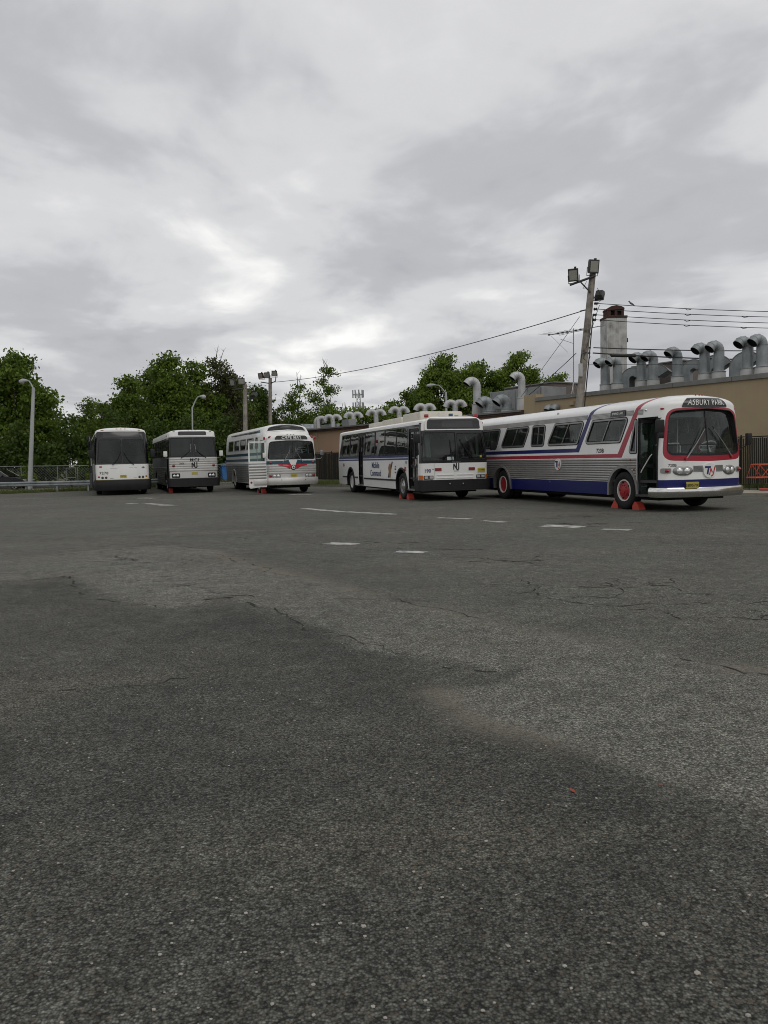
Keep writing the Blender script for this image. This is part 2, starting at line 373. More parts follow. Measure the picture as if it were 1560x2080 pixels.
# ================================================================== bus shells
class Shell:
    """outer skin: u runs round the nose (0 = middle of the front, negative = the bus's right side), v runs up the side and over the roof"""
    def __init__(s, root, L, Wd, r0, bow, keys, x0=0.0, gl=9):
        s.root = root; s.L = L; s.W = Wd; s.r0 = r0; s.bow = bow; s.x0 = x0
        K = []
        v = keys[0][0]; prev = None
        for k in keys:
            z, si, fi = k[0], k[1], k[2]; ri = k[3] if len(k) > 3 else 0.0
            if prev is None: v = z
            else: v += max(1e-4, math.hypot(z-prev[0], si-prev[1]))if (z-prev[0]) < .6*math.hypot(z-prev[0], si-prev[1]) or len(k) > 4 else (z-prev[0])
            K.append((v, z, si, fi, ri)); prev = k
        s.K = np.array(K); s.F = Wd/2-r0; s.C = r0*PI/2; s.Umax = s.F+s.C+L-r0; s.v0 = K[0][0]; s.v1 = K[-1][0]
        cor = [s.F+s.C*i/5 for i in range(6)]
        s.us = sorted(set([-c for c in cor]+cor+list(np.linspace(-s.F, s.F, gl))+[x*sg for sg in (-1, 1) for x in np.linspace(s.F+s.C, s.Umax, 6)]))
        s.vs = list(s.K[:, 0])
    def V(s, z): return float(np.interp(z, s.K[:, 1], s.K[:, 0]))
    def U(s, x, sg=-1): return sg*(s.F+s.C+(x+s.x0-s.r0))        # x = metres behind the bus front
    def base(s, U, V):
        U = np.asarray(U, float); V = np.asarray(V, float); k = s.K
        z, si, fi, ri = (np.interp(V, k[:, 0], k[:, i]) for i in (1, 2, 3, 4))
        hw = s.W/2-si; r = np.minimum(s.r0, hw*.95); a = np.abs(U); sg = np.where(U < 0, -1., 1.)
        q = np.clip(a/s.F, 0, 1); xf = -fi
        ph = np.clip((a-s.F)/s.C, 0, 1)*PI/2
        y = q*(hw-r)+r*np.sin(ph)
        x = xf-r+r*np.cos(ph)+s.bow*(1-q**2)
        t = np.clip((a-s.F-s.C)/(s.L-s.r0), 0, 1)
        x = np.where(a > s.F+s.C, -(fi+r)-t*(s.L-ri-fi-r), x)
        # extrapolate z below the first key for skirts
        return np.stack([x+s.x0, sg*y, z], -1)
    def P(s, U, V, off=0.0):
        p = s.base(U, V)
        if np.any(np.asarray(off) != 0):
            e = 1e-3
            du = s.base(U+e, V)-s.base(U-e, V); dv = s.base(U, np.minimum(V+e, s.v1))-s.base(U, np.maximum(V-e, s.v0))
            n = np.cross(du, dv); l = np.linalg.norm(n, axis=-1, keepdims=True); n = np.where(l > 1e-12, n/np.maximum(l, 1e-12), np.array([0, 0, 1.]))
            p = p+n*np.asarray(off).reshape(-1, 1) if np.ndim(off) else p+n*off
        return p
    def cdt(s, loops, us, vs, bb):
        Vt = []; E = []
        def ed(a, b): Vt.append(Vector(a)); Vt.append(Vector(b)); E.append((len(Vt)-2, len(Vt)-1))
        for lp in loops:
            n = len(Vt); Vt.extend(Vector((p[0], p[1])) for p in lp); E.extend((n+i, n+(i+1) % len(lp)) for i in range(len(lp)))
        for u in us: ed((u, bb[2]), (u, bb[3]))
        for v in vs: ed((bb[0], v), (bb[1], v))
        r = delaunay_2d_cdt(Vt, E, [], 0, 1e-5)
        P = np.array([(v.x, v.y) for v in r[0]]); T = np.array([f for f in r[2] if len(f) == 3], int)
        a, b, c = P[T[:, 0]], P[T[:, 1]], P[T[:, 2]]
        ar = (b[:, 0]-a[:, 0])*(c[:, 1]-a[:, 1])-(c[:, 0]-a[:, 0])*(b[:, 1]-a[:, 1])
        T = T[np.abs(ar) > 1e-9]; ar = ar[np.abs(ar) > 1e-9]; T[ar < 0] = T[ar < 0][:, ::-1]
        return P, T, P[T].mean(1)
    def body(s, name, default, regions, holes, bounds=None, rear='white_paint', smooth=28):
        u0, u1, v0, v1 = bounds or (-s.Umax, s.Umax, s.v0, s.v1)
        loops = [r[0] for r in regions]+list(holes)+[rect(u0, u1, v0, v1)]
        clip = lambda lp: [(min(max(p[0], u0), u1), min(max(p[1], v0), v1)) for p in lp]
        loops = [clip(l) for l in loops]
        P, T, c = s.cdt(loops, [u for u in s.us if u0 < u < u1], [v for v in s.vs if v0 < v < v1], (u0, u1, v0, v1))
        mats = [default]; mi = np.zeros(len(T), int)
        for poly, m in regions:
            if m not in mats: mats.append(m)
            mi[inpoly(c, poly)] = mats.index(m)
        keep = np.ones(len(T), bool)
        for h in holes: keep &= ~inpoly(c, h)
        T = T[keep]; mi = list(mi[keep]); X = s.P(P[:, 0], P[:, 1]); F = [tuple(t) for t in T]
        # rear bulkhead
        vv = np.linspace(v0, v1, 24); n = len(X); A = s.base(np.full(24, -s.Umax), vv); B = s.base(np.full(24, s.Umax), vv)
        X = np.vstack([X, A, B]); rm = len(mats); mats.append(rear)
        for i in range(23): F.append((n+i, n+i+1, n+24+i+1, n+24+i)); mi.append(rm)
        used = sorted({i for f in F for i in f}); re = {j: i for i, j in enumerate(used)}
        return mesh_obj(name, X[used], [tuple(re[i] for i in f) for f in F], None, s.root, smooth, mats, mi)
    def panel(s, name, outer, mat, out=.01, inn=0.0, holes=(), parent=None, us=(), vs=(), smooth=30):
        o = np.asarray(outer, float); bb = (o[:, 0].min(), o[:, 0].max(), o[:, 1].min(), o[:, 1].max())
        uu = [u for u in list(s.us)+list(us) if bb[0]+.004 < u < bb[1]-.004]; vv = [v for v in list(s.vs)+list(vs) if bb[2]+.004 < v < bb[3]-.004]
        P, T, c = s.cdt([outer, *holes], uu, vv, bb)
        k = inpoly(c, outer)
        for h in holes: k &= ~inpoly(c, h)
        T = T[k]; used = np.unique(T); re = -np.ones(len(P), int); re[used] = np.arange(len(used)); T = re[T]; P = P[used]
        fo = (lambda q: np.array([q(a, b) for a, b in P])) if callable(out) else None
        X = s.P(P[:, 0], P[:, 1], fo(out) if fo else out); F = [tuple(t) for t in T]
        if inn is not None:
            ec = {}
            for t in F:
                for a, b in ((t[0], t[1]), (t[1], t[2]), (t[2], t[0])): ec[(a, b)] = 1
            Y = s.P(P[:, 0], P[:, 1], inn if not callable(inn) else np.array([inn(a, b) for a, b in P])); n = len(X); X = np.vstack([X, Y])
            F += [(b, a, a+n, b+n) for (a, b) in ec if (b, a) not in ec]
            us_ = sorted({i for f in F for i in f}); r2 = {j: i for i, j in enumerate(us_)}; X = X[us_]; F = [tuple(r2[i] for i in f) for f in F]
        return mesh_obj(name, X, F, mat, parent or s.root, smooth)
    def strips(s, name, polys, mat, off=.006, parent=None):       # flat print: many small convex polygons
        V = []; F = []
        for p in polys:
            p = np.asarray(p, float); n = len(V); X = s.P(p[:, 0], p[:, 1], off); V += [tuple(x) for x in X]; F.append(tuple(range(n, n+len(p))))
        return mesh_obj(name, V, F, mat, parent or s.root)
    def text(s, name, string, u, v, size, mat, off=.007, bold=0.0, shear=0.0, sx=1.0, parent=None, space=1.0):
        V, F = textmesh(string, size, bold, shear, space); V = np.array(V)
        X = s.P(u+V[:, 0]*sx, v+V[:, 1], off); return mesh_obj(name, X, F, mat, parent or s.root)
    def dome(s, name, u, v, ru, rv, h, mat, base=0.0, parent=None, n=18, p=2.0):
        V = []; F = []; ks = (1, .97, .8, .5, .0)
        for i, k in enumerate(ks):
            for j in range(n):
                q = 2*PI*j/n; V.append((u+ru*k*math.cos(q), v+rv*k*math.sin(q), base+(0 if i == 0 else h*(1-k**p*.75))))
        A = np.array(V); X = s.P(A[:, 0], A[:, 1], A[:, 2])
        for i in range(len(ks)-1):
            for j in range(n): F.append((i*n+j, i*n+(j+1) % n, (i+1)*n+(j+1) % n, (i+1)*n+j))
        return mesh_obj(name, X, F, mat, parent or s.root, 50)
    def window(s, poly, frame='trim_metal', gl='glass_green', fw=.03, out=.012, mull=(), name='window', gi=-.012, mw=.03, gask=False):
        o = s.panel(name, grow(poly, .012), frame, out, -.04, [grow(poly, -fw)])
        if gask: s.panel('gasket', grow(poly, .034), 'rubber', out*.6, 0, [grow(poly, .010)], parent=o); s.panel('gasket', grow(poly, -fw+.002), 'rubber', out*.5, -.02, [grow(poly, -fw-.022)], parent=o)
        s.panel('pane', grow(poly, -fw+.006), gl, gi, None, parent=o)
        for a, b in mull:                                        # bars from a (bottom) to b (top)
            s.panel('mullion', [(a[0]-mw/2, a[1]), (a[0]+mw/2, a[1]), (b[0]+mw/2, b[1]), (b[0]-mw/2, b[1])], frame, out*.8, -.03, parent=o)
        return o
    def arch(s, x, Rr, zc=.5, sg=-1, flat=1.0):
        u = s.U(x, sg); v0 = s.v0-.02
        pts = [(u+Rr, v0)]+[(u+Rr*math.cos(PI*i/14), zc+Rr*flat*math.sin(PI*i/14)) for i in range(15)]+[(u-Rr, v0)]
        return pts
    def arch_trim(s, x, Rr, w, mat, zc=.5, sg=-1, flat=1.0, out=.03, name='wheel_arch'):
        u = s.U(x, sg); v0 = s.v0
        f = lambda r: [(u+r, v0)]+[(u+r*math.cos(PI*i/14), zc+r*flat*math.sin(PI*i/14)) for i in range(15)]+[(u-r, v0)]
        a = f(Rr+w); b = f(Rr-.004)
        return s.panel(name, a+b[::-1], mat, out, -.12)
    def ribs(s, name, u0, u1, v0, v1, pitch, mat, holes=(), amp=.014, base=.004):
        k = max(1, round((v1-v0)/pitch)); vs = []
        for i in range(k):
            w = (v1-v0)/k; vs += [v0+w*(i+q) for q in (0, .12, .5, .88)]
        pos = lambda v: ((v-v0)/(v1-v0)*k) % 1.0
        f = lambda u, v: base+(amp if .3 < pos(v+1e-6) < .7 else amp*.8 if .08 < pos(v+1e-6) < .95 else 0)
        return s.panel(name, rect(u0, u1, v0, v1), mat, f, None, holes, vs=vs, smooth=35)

def bus_root(name, pose, label, group='old buses parked in a row across the lot'):
    x, y, a = pose
    return empty(name, (x, y, 0), a-PI/2, label, 'bus', group)
def wheel(root, x, y, sg, Rr=.5, w=.28, rim='rim_white', hub='rim_red', ring='rim_white', convex=True, dual=False):
    """sg -1: right side; axle along local y"""
    o = sg; m = MB(); hw = w/2; pr = [(Rr*.58, hw*.75), (Rr*.66, hw*.98), (Rr*.82, hw), (Rr*.93, hw*.93), (Rr*.985, hw*.72), (Rr, hw*.4), (Rr, -hw*.4), (Rr*.985, -hw*.72), (Rr*.93, -hw*.93), (Rr*.6, -hw)]
    c = (x, y-sg*hw, Rr); ax = (0, o, 0)
    m.lathe(pr, c, ax, 36, capA=False, capB=True)
    if dual: m.lathe(pr, (x, y-sg*(hw+w*1.15), Rr), ax, 28, capA=True)
    wl = m.build('wheel', 'rubber', root, 40)
    MB().lathe([(Rr*.585, hw*.8), (Rr*.575, hw*.92), (Rr*.52, hw*.9), (Rr*.505, hw*.55)], c, ax, 36, False, False).build('rim', ring, wl, 40)
    d = MB()
    if convex: d.lathe([(Rr*.54, hw*.50), (Rr*.50, hw*.62), (Rr*.36, hw*.72), (Rr*.32, hw*.92), (Rr*.2, hw*1.0), (Rr*.17, hw*1.15), (Rr*.02, hw*1.2)], c, ax, 28, True, True)
    else: d.lathe([(Rr*.55, hw*.6), (Rr*.50, hw*.1), (Rr*.40, -hw*.1), (Rr*.26, -hw*.1), (Rr*.25, hw*.35), (Rr*.2, hw*.5), (Rr*.02, hw*.55)], c, ax, 28, True, True)
    for k in range(10):
        q = 2*PI*k/10; rr = Rr*(.28 if convex else .31); h = hw*(.9 if convex else -.1)
        d.lathe([(.016, h), (.016, h+.03)], (x+rr*math.cos(q), c[1], Rr+rr*math.sin(q)), ax, 6, False, True)
    d.build('hub', hub, wl, 35)
    hl = MB()
    for k in range(5):
        q = 2*PI*(k+.5)/5; rr = Rr*.43; h = hw*(.72 if convex else .02)
        hl.lathe([(Rr*.06, h), (Rr*.055, h+.004)], (x+rr*math.cos(q), c[1], Rr+rr*math.sin(q)), ax, 10, False, True)
    hl.build('hand_hole', 'under_dark', wl)
    return wl
def wheel_well(root, x, y, sg, Rr=.66, depth=.75, zc=.5):
    m = MB(); V = []; F = []; n = 12
    for i in range(n+1):
        q = PI*i/n
        for yy in (y-sg*.02, y-sg*depth): V.append((x+Rr*math.cos(q), yy, zc+Rr*math.sin(q)))
    for i in range(n): F.append((2*i, 2*i+1, 2*i+3, 2*i+2))
    V2 = [(x-Rr, y-sg*depth, .3), (x+Rr, y-sg*depth, .3)]
    m.add(V, F); m.add([V[2*i+1] for i in range(n+1)]+V2, [tuple(range(n+3))])
    return m.build('wheel_well', 'under_dark', root)
def interior(root, L, Wd, zf, rows, seat='seat_dark', x_first=2.6, pitch=.85, drv=True, wheel_mat='black_plastic', zc=2.4, steer_z=1.35):
    MB().box((-L/2, 0, .36), (L-1.0, Wd-.5, .16)).build('chassis', 'under_dark', root)
    MB().box((-L/2, 0, zf), (L-.5, Wd-.12, .06)).build('floor', 'floor_dark', root)
    for i in range(rows):
        x = -(x_first+i*pitch)
        for sg in (-1, 1):
            m = MB(); yc = sg*(Wd/2-.55)
            m.box((x, yc, zf+.42), (.46, .86, .12), bev=.03); m.box((x-.24, yc, zf+.78), (.12, .86, .66), bev=.04, ry=R(-8))
            m.box((x, yc, zf+.2), (.1, .5, .4))
            m.build('seat', seat, root, 40)
    if drv:
        y = Wd/4+.05
        m = MB(); m.box((-1.25, y, zf+.5), (.5, .5, .14), bev=.04); m.box((-1.53, y, zf+.9), (.13, .5, .8), bev=.05, ry=R(-8)); m.box((-1.3, y, zf+.22), (.2, .2, .45))
        m.build('driver_seat', 'seat_dark', root, 40)
        m = MB(); pts = [(-.72+.13*math.sin(q), y+.25*math.cos(q), zf+.92+.22*math.sin(q)*.55) for q in [2*PI*k/20 for k in range(20)]]
        m.tube(pts, .016, 6, close=True); m.tube([(-.72, y+.24, zf+.92), (-.72, y-.24, zf+.92)], .013, 5); m.tube([(-.72, y, zf+.92), (-.45, y, zf+.5)], .03, 6)
        m.build('steering_wheel', wheel_mat, root, 40)
        MB().box((-.33, 0, zf+.5), (.36, Wd-.35, .5), bev=.06).build('dashboard', 'black_plastic', root, 40)
def mirror(root, arm, head, size, mat='black_plastic', rz=0.0, armmat='black_plastic', r=.014):
    m = MB(); m.box(head, size, rz, bev=.035); o = m.build('mirror', mat, root, 40)
    MB().tube(arm, r, 6).build('mirror_arm', armmat, o, 40)
    MB().box((head[0]-size[0]/2*math.cos(rz)-.004, head[1]-size[0]/2*math.sin(rz), head[2]), (.006, size[1]*.8, size[2]*.86), rz).build('mirror_glass', 'lamp_glass', o)
    return o
def NJ(w, h, cu, cv, flip=False):
    t = w*.17; x0, x1, x2 = -w/2+t/2, 0.02*w, w/2-t/2; y0, y1 = -h/2, h/2; out = []
    out += stroke([(x0, y0+.1*h), (x0, y1-.12*h)], t)
    out += stroke([(x0-.01*w, y1-.10*h), (x1, y0+.26*h)], t*1.1)
    out += stroke([(x1, y0+.22*h), (x1, y1)], t)
    out += stroke([(x2, y1), (x2, y0+.3*h)], t)
    arc = [((x1+x2)/2-.0+(x2-x1)/2*1.0*math.cos(q)*1.0, y0+.3*h+(.3*h-t*.5)*math.sin(q)) for q in [-PI*k/6 for k in range(7)]]
    out += stroke(arc, t)
    return [[(cu+p[0], cv+p[1]) for p in q] for q in out]

def roofkeys(z0, si0, fi0, z1, hw, flen, rlen, n=10, fp=1.4, e=1.0):
    out = []
    for i in range(1, n+1):
        t = PI/2*i/n; c = 1-math.cos(t)
        out.append((z0+(z1-z0)*math.sin(t)**e, min(hw-.02, si0+(hw-si0)*c), fi0+flen*c**fp, rlen*c**fp))
    return out
def chock(x, y, rz, label, mat='chock_orange'):
    m = MB(); m.prism([(-.14, 0), (.16, 0), (.16, .05), (.02, .22), (-.10, .22), (-.14, .1)], (0, -.1, 0), (1, 0, 0), (0, 0, 1), (0, 1, 0), .2)
    o = m.build('wheel_chock', mat); o.location = (x, y, 0.004); o.rotation_euler = (0, 0, rz)
    return tag(o, label, 'wheel chock', 'orange wheel chocks under the buses')
def bus_pt(pose, lx, ly):
    x, y, a = pose; return (x+lx*math.sin(a)+ly*math.cos(a), y-lx*math.cos(a)+ly*math.sin(a))

# ------------------------------------------------------------------ bus with the red and blue stripes
def bus_striped():
    pose = (8.366, 20.493, .324)
    root = bus_root('city_bus', pose, 'red white and blue transit bus with silver fluted sides, signed for Asbury Park')
    L, Wd = 12.15, 2.59
    keys = [(.38, .03, .03), (.75, 0, 0), (1.42, 0, 0), (1.55, .008, 0), (2.53, .075, .07), (2.70, .105, .085)]+roofkeys(2.70, .105, .085, 3.06, 1.295, 1.0, .6, 12, 1.6)
    s = Shell(root, L, Wd, .26, .20, keys, x0=-.05); V = s.V; U = s.U
    reg = []; holes = []; wins = []
    vt = s.v1
    for sg in (-1, 1):
        u = lambda x: s.U(x, sg)
        # stripes: belt lines then diagonals carried over the roof
        end = 12.3
        def diag(xa, xb, za, zb, xt, wt):     # from belt (x xa..xb) up to roof
            k = (xa-xt)/(2.55-za); vr = s.V(2.70); top = vt
            a = [(u(xa), za), (u(xt), 2.55), (u(xt-.12), V(2.75)), (u(xt-.30), V(2.9)), (u(xt-.95), top)]
            b = [(u(xt-.95-wt*1.3), top), (u(xt-.30-wt), V(2.9)), (u(xt-.12-wt), V(2.75)), (u(xt-wt), 2.55), (u(xb), zb)]
            return a+b
        reg += [(rect(u(end), u(4.0), 1.60, 1.72), 'blue_paint'), (diag(4.06, 3.90, 1.72, 1.60, 3.51, .20), 'blue_paint')]
        reg += [([(u(4.02), 1.72), (u(4.06), 1.60), (u(3.90), 1.60), (u(3.93), 1.66)], 'blue_paint')]
        reg += [(rect(u(end), u(1.92), 1.42, 1.53), 'red_paint'), (diag(1.95, 1.76, 1.53, 1.42, 1.30, .21), 'red_paint')]
        reg += [([(u(1.93), 1.53), (u(1.96), 1.42), (u(1.76), 1.42), (u(1.80), 1.5)], 'red_paint')]
        reg += [(rect(u(end), s.U(.26, sg), .30, .755), 'blue_paint')]
        W_ = [(3.57, 3.20, 1.49, 1.85), (5.77, 5.30, 3.65, 4.00), (6.82, 6.73, 5.91, 6.01), (9.02, 8.58, 6.95, 7.34), (10.95, 10.75, 9.09, 9.40)]
        for (a, b, c, d_) in W_:
            p = rpoly([(u(a), 1.855), (u(d_), 1.855), (u(c), 2.505), (u(b), 2.505)], .10, 5)
            m0, m1 = (a+d_)/2, (b+c)/2
            wins.append((p, [((u(m0), 1.87), (u(m1), 2.49))])); holes.append(p)
        for x in (1.72, 8.93):
            holes.append(s.arch(x, .62, .52, sg))
    # small window and open doorway on the right, driver's window on the left
    q = rpoly([(U(1.42), 1.55), (U(1.12), 1.55), (U(1.12), 2.42), (U(1.19), 2.42)], [.07, .03, .03, .05], 4); wins.append((q, [])); holes.append(q)
    q = rpoly([(U(1.38, 1), 1.62), (U(.42, 1), 1.62), (U(.42, 1), 2.45), (U(1.25, 1), 2.45)], .08, 4); wins.append((q, [((U(.9, 1), 1.63), (U(.86, 1), 2.44))])); holes.append(q)
    door = rect(U(1.07), U(.25), .40, 2.47); holes.append(door)
    ws = rpoly([(-1.16, 1.47), (0, 1.44), (1.16, 1.47), (1.10, 2.60), (0, 2.65), (-1.10, 2.60)], [.22, .0, .22, .26, 0, .26], 6); holes.append(ws)
    # nose paint
    reg += [(rect(-s.F-s.C-.01, s.F+s.C+.01, .30, .83), 'blue_paint')]
    reg += [(rpoly([(-1.27, 1.33), (0, 1.29), (1.27, 1.33), (1.175, 2.655), (0, 2.69), (-1.175, 2.655)], [.3, 0, .3, .32, 0, .32], 6), 'red_paint')]
    s.body('body', 'white_paint', reg, holes)
    # fluted aluminium side panels with arch cut-outs, and the fluted band above the windows
    for sg in (-1, 1):
        hs = [s.arch(1.72, .66, .52, sg), s.arch(8.93, .66, .52, sg)]
        a, b = sorted((s.U(12.1, sg), s.U(1.10, sg)))
        s.ribs('fluted_panel', a, b, .77, 1.40, .07, 'aluminium', hs, amp=.008)
        a, b = sorted((s.U(12.1, sg), s.U(.86, sg)))
        ur, ul = s.U(1.30, sg), s.U(1.09, sg); br, bl = s.U(3.51, sg), s.U(3.31, sg)
        cut = [[(ur, 2.5), (ul, 2.5), (ul-sg*.06*-0-sg*.05, 2.8), (ur-sg*.05, 2.8)], [(br, 2.5), (bl, 2.5), (bl-sg*.05, 2.8), (br-sg*.05, 2.8)]]
        s.ribs('fluted_band', a, b, 2.555, 2.695, .035, 'aluminium', cut, amp=.008)
        for x in (1.72, 8.93):
            s.arch_trim(x, .62, .075, 'aluminium_dull', .52, sg)
            wheel_well(root, -x, sg*Wd/2, sg, .64, .8, .52)
    for p, m in wins: s.window(p, 'trim_metal', 'glass_green', .035, .018, m, gask=True)
    # windshield: recessed glass under the brow
    rec = lambda u_, v_: -.035-.075*max(0, min(1, (v_-1.45)/1.2))
    o = s.panel('windshield', grow(ws, .004), 'black_plastic', .004, -.13, [grow(ws, -.012)])
    s.panel('gasket', grow(ws, -.008), 'black_plastic', lambda a, b: rec(a, b)+.006, rec, [grow(ws, -.05)], parent=o)
    s.panel('pane', grow(ws, -.03), 'glass_clear', rec, None, parent=o)
    s.panel('sun_band', [(-1.07, 2.44), (1.07, 2.44), (1.02, 2.60), (-1.02, 2.60)], 'black_gloss', lambda a, b: rec(a, b)-.02, None, parent=o)
    s.panel('mullion', rect(-.014, .014, 1.48, 2.62), 'black_plastic', lambda a, b: rec(a, b)+.012, rec, parent=o)
    s.panel('mullion', rect(-1.10, 1.10, 1.715, 1.74), 'black_plastic', lambda a, b: rec(a, b)+.012, rec, parent=o)
    for (u0, v0, u1, v1) in ((-.66, 1.36, -.13, 2.12), (.80, 1.40, .16, 2.12)):
        pr = s.P(np.array([u0, (u0+u1)/2, u1]), np.array([v0, (v0+v1)/2, v1]), .03)
        MB().tube([tuple(x) for x in pr], [.018, .012, .008], 6).build('wiper_arm', 'wiper', root, 40)
        MB().lathe([(.035, 0), (.03, .04)], tuple(pr[0]-np.array([.02, 0, 0])), (1, 0, .1), 10).build('wiper_pivot', 'rim_red', root, 40)
        k = np.array([u1-(u0-u1)*.25, u1+(u0-u1)*.30]); 
        bl = s.P(np.array([u1+(u0-u1)*.02-.02*np.sign(u0), u1+(u0-u1)*.52]), np.array([v1+.06, v0+(v1-v0)*.5]), .0)
        MB().tube([tuple(x) for x in bl], .012, 5).build('wiper_blade', 'black_plastic', root)
    # destination sign
    sg_ = rpoly([(-.78, V(2.685)), (.78, V(2.685)), (.73, V(2.915)), (-.73, V(2.915))], .03, 3)
    o = s.panel('destination_sign', sg_, 'black_gloss', .02, -.02, us=list(np.linspace(-.75, .75, 27)), vs=list(np.linspace(V(2.69), V(2.91), 7)))
    s.text('lettering', 'ASBURY PARK', 0, V(2.797), .20, 'ink_white', .034, .002, 0, .90, o, 1.16)
    sd = rpoly(rect(U(2.30), U(1.62), V(2.555), V(2.72)), .015, 2)
    o = s.panel('side_sign', sd, 'black_gloss', .03, -.01); s.text('lettering', 'SPRING LAKE', U(1.96), V(2.635), .085, 'ink_white', .040, .002, parent=o)
    # numbers and roundels
    s.text('fleet_number', '720B', U(2.80), 1.625, .17, 'ink_black', .006, .003, space=1.08)
    s.text('fleet_number', '720B', -1.00, 1.20, .105, 'ink_black', .006, .001)
    def tnj(cu, cv, r, off, sx=1.0):
        o = s.panel('roundel', [(cu+r*sx*math.cos(2*PI*k/28), cv+r*math.sin(2*PI*k/28)) for k in range(28)], 'ink_white', off, 0)
        q = lambda l, w: [[(cu+p[0]*r*sx, cv+p[1]*r) for p in a] for a in stroke(l, w)]
        s.strips('emblem', q([(-.80, .45), (.12, .45)], .26)+q([(-.22, .45), (-.42, -.52)], .27), 'ink_blue', off+.004, o)
        s.strips('emblem', q([(.13, .30), (-.10, -.62)], .15)+q([(.10, .30), (.38, -.30)], .15)+q([(.80, .50), (.56, -.40), (.44, -.66), (.16, -.78)], .17), 'ink_red', off+.005, o)
    tnj(0, 1.055, .19, .035); tnj(U(5.05), 1.245, .18, .034)
    # headlamps in oval bezels, grille bars between them
    for sg in (-1, 1):
        cu = sg*.73
        o = s.dome('headlight_bezel', cu, 1.055, .26, .13, .03, 'trim_metal', p=8)
        for k in (-.095, .095): s.dome('headlight', cu+k, 1.055, .078, .078, .035, 'lamp_glass', .022, o)
        s.ribs('grille', *sorted((sg*.2, sg*.46)), 1.02, 1.19, .03, 'trim_metal', amp=.01)
        s.panel('turn_signal_panel', rpoly(rect(*sorted((sg*1.02, sg*1.30)), 1.00, 1.13), .05, 3), 'aluminium_dull', .012, 0)
        s.dome('turn_signal', sg*1.13, 1.065, .055, .055, .09, 'lens_red')
        s.dome('marker_light', s.U(.15, sg), V(2.66), .055, .025, .03, 'lens_red')
        s.dome('marker_light', s.U(1.35, sg), 1.36, .04, .022, .03, 'lens_dull_red', .01)
        s.dome('side_reflector', s.U(1.2, sg), 1.10, .035, .035, .02, 'lens_red', .012)
        s.dome('side_reflector', s.U(5.6, sg), .68, .03, .03, .015, 'lens_red', .0)
        s.dome('vent_cap', s.U(.75, sg), V(2.66), .035, .035, .05, 'chrome')
        s.dome('vent_cap', s.U(5.3, sg), V(2.84), .035, .03, .05, 'trim_metal')
    for k in (-.28, 0, .28): s.dome('roof_light', k, V(3.005), .05, .03, .04, 'lens_red')
    # bumper and plate
    bo = lambda u_, v_: .10+.05*math.sin(PI*max(0, min(1, (v_-.38)/.27)))**.6
    s.panel('bumper', rpoly(rect(-s.F-s.C-.12, s.F+s.C+.12, .39, .64), .03, 2), 'chrome', bo, -.02, vs=[.39+.25*i/8 for i in range(9)])
    o = s.panel('licence_plate', rpoly(rect(-.72, -.40, .625, .775), .012, 2), 'plate_yellow', .165, .15); s.text('lettering', '3895700', -.56, .70, .10, 'ink_black', .168, .001, parent=o)
    # doorway: jambs, step well, folded leaves, grab rail
    x0, x1 = -1.07, -.25; yy = -Wd/2
    m = MB()
    m.box(((x0+x1)/2, yy+.40, .41), (x1-x0+.04, .9, .05)); m.box(((x0+x1)/2, yy+.68, .60), (x1-x0+.04, .3, .36)); m.box((x0-.0, yy+.45, 1.4), (.04, .7, 2.1))
    m.build('step_well', 'floor_dark', root)
    MB().box(((x0+x1)/2, yy+.02, .415), (x1-x0, .10, .03)).build('step_edge', 'trim_metal', root)
    for (px, py, rz) in ((x0+.12, yy+.22, R(62)), (x1-.07, yy+.2, R(-70))):
        m = MB(); c_, s_ = math.cos(rz), math.sin(rz)
        for k in (-.19, .19): m.box((px+k*c_, py+k*s_, 1.43), (.05, .035, 2.0), rz)
        for z in (.48, 1.2, 2.38): m.box((px, py, z), (.42, .035, .10), rz)
        o = m.build('door', 'black_plastic', root)
        MB().box((px, py, 1.8), (.36, .008, 1.1), rz).build('pane', 'glass_green', o); MB().box((px, py, .83), (.36, .008, .62), rz).build('pane', 'glass_green', o)
    MB().tube([(x0+.12, yy+.03, 1.02), (x0+.16, yy+.03, 1.08), (x0+.44, yy+.08, 1.45), (x0+.46, yy+.12, 1.5)], .015, 7).build('grab_rail', 'ink_white', root, 40)
    mirror(root, [(-.12, -1.28, 2.42), (-.05, -1.42, 2.36), (.02, -1.45, 2.15), (-.02, -1.3, 1.95)], (.02, -1.42, 2.2), (.10, .22, .34), rz=R(-15))
    mirror(root, [(0, -1.28, 1.9), (.05, -1.4, 1.95)], (.06, -1.42, 1.97), (.06, .16, .15), rz=R(-15))
    mirror(root, [(-.2, 1.28, 1.55), (-.1, 1.45, 1.7), (-.1, 1.48, 1.9)], (-.1, 1.5, 1.85), (.10, .2, .32), rz=R(15))
    interior(root, L, Wd, .78, 8, 'seat_green', 2.5, .92, wheel_mat='ink_white')
    for x in (-1.5, -3.2, -5.5):
        for y in (-.35, .35): MB().tube([(x, y, .8), (x, y, 2.6)], .016, 6).build('stanchion', 'ink_white', root)
    MB().tube([(-1.05, -.75, 1.5), (-1.05, -.75, 1.72), (-1.0, -.68, 1.78), (-.9, -.1, 1.78), (-.9, -.05, 1.7), (-.9, -.05, .8)], .016, 6).build('stanchion', 'ink_white', root, 40)
    MB().box((-6.0, 0, 2.60), (10.6, 2.0, .02)).build('ceiling_liner', 'ink_white', root)
    wheel(root, -1.72, -1.27, -1, .52, .29, hub='rim_red', convex=True); wheel(root, -1.72, 1.27, 1, .52, .29, hub='rim_red', convex=True)
    wheel(root, -8.93, -1.27, -1, .52, .28, hub='rim_red', convex=False, dual=True); wheel(root, -8.93, 1.27, 1, .52, .28, hub='rim_red', convex=False, dual=True)
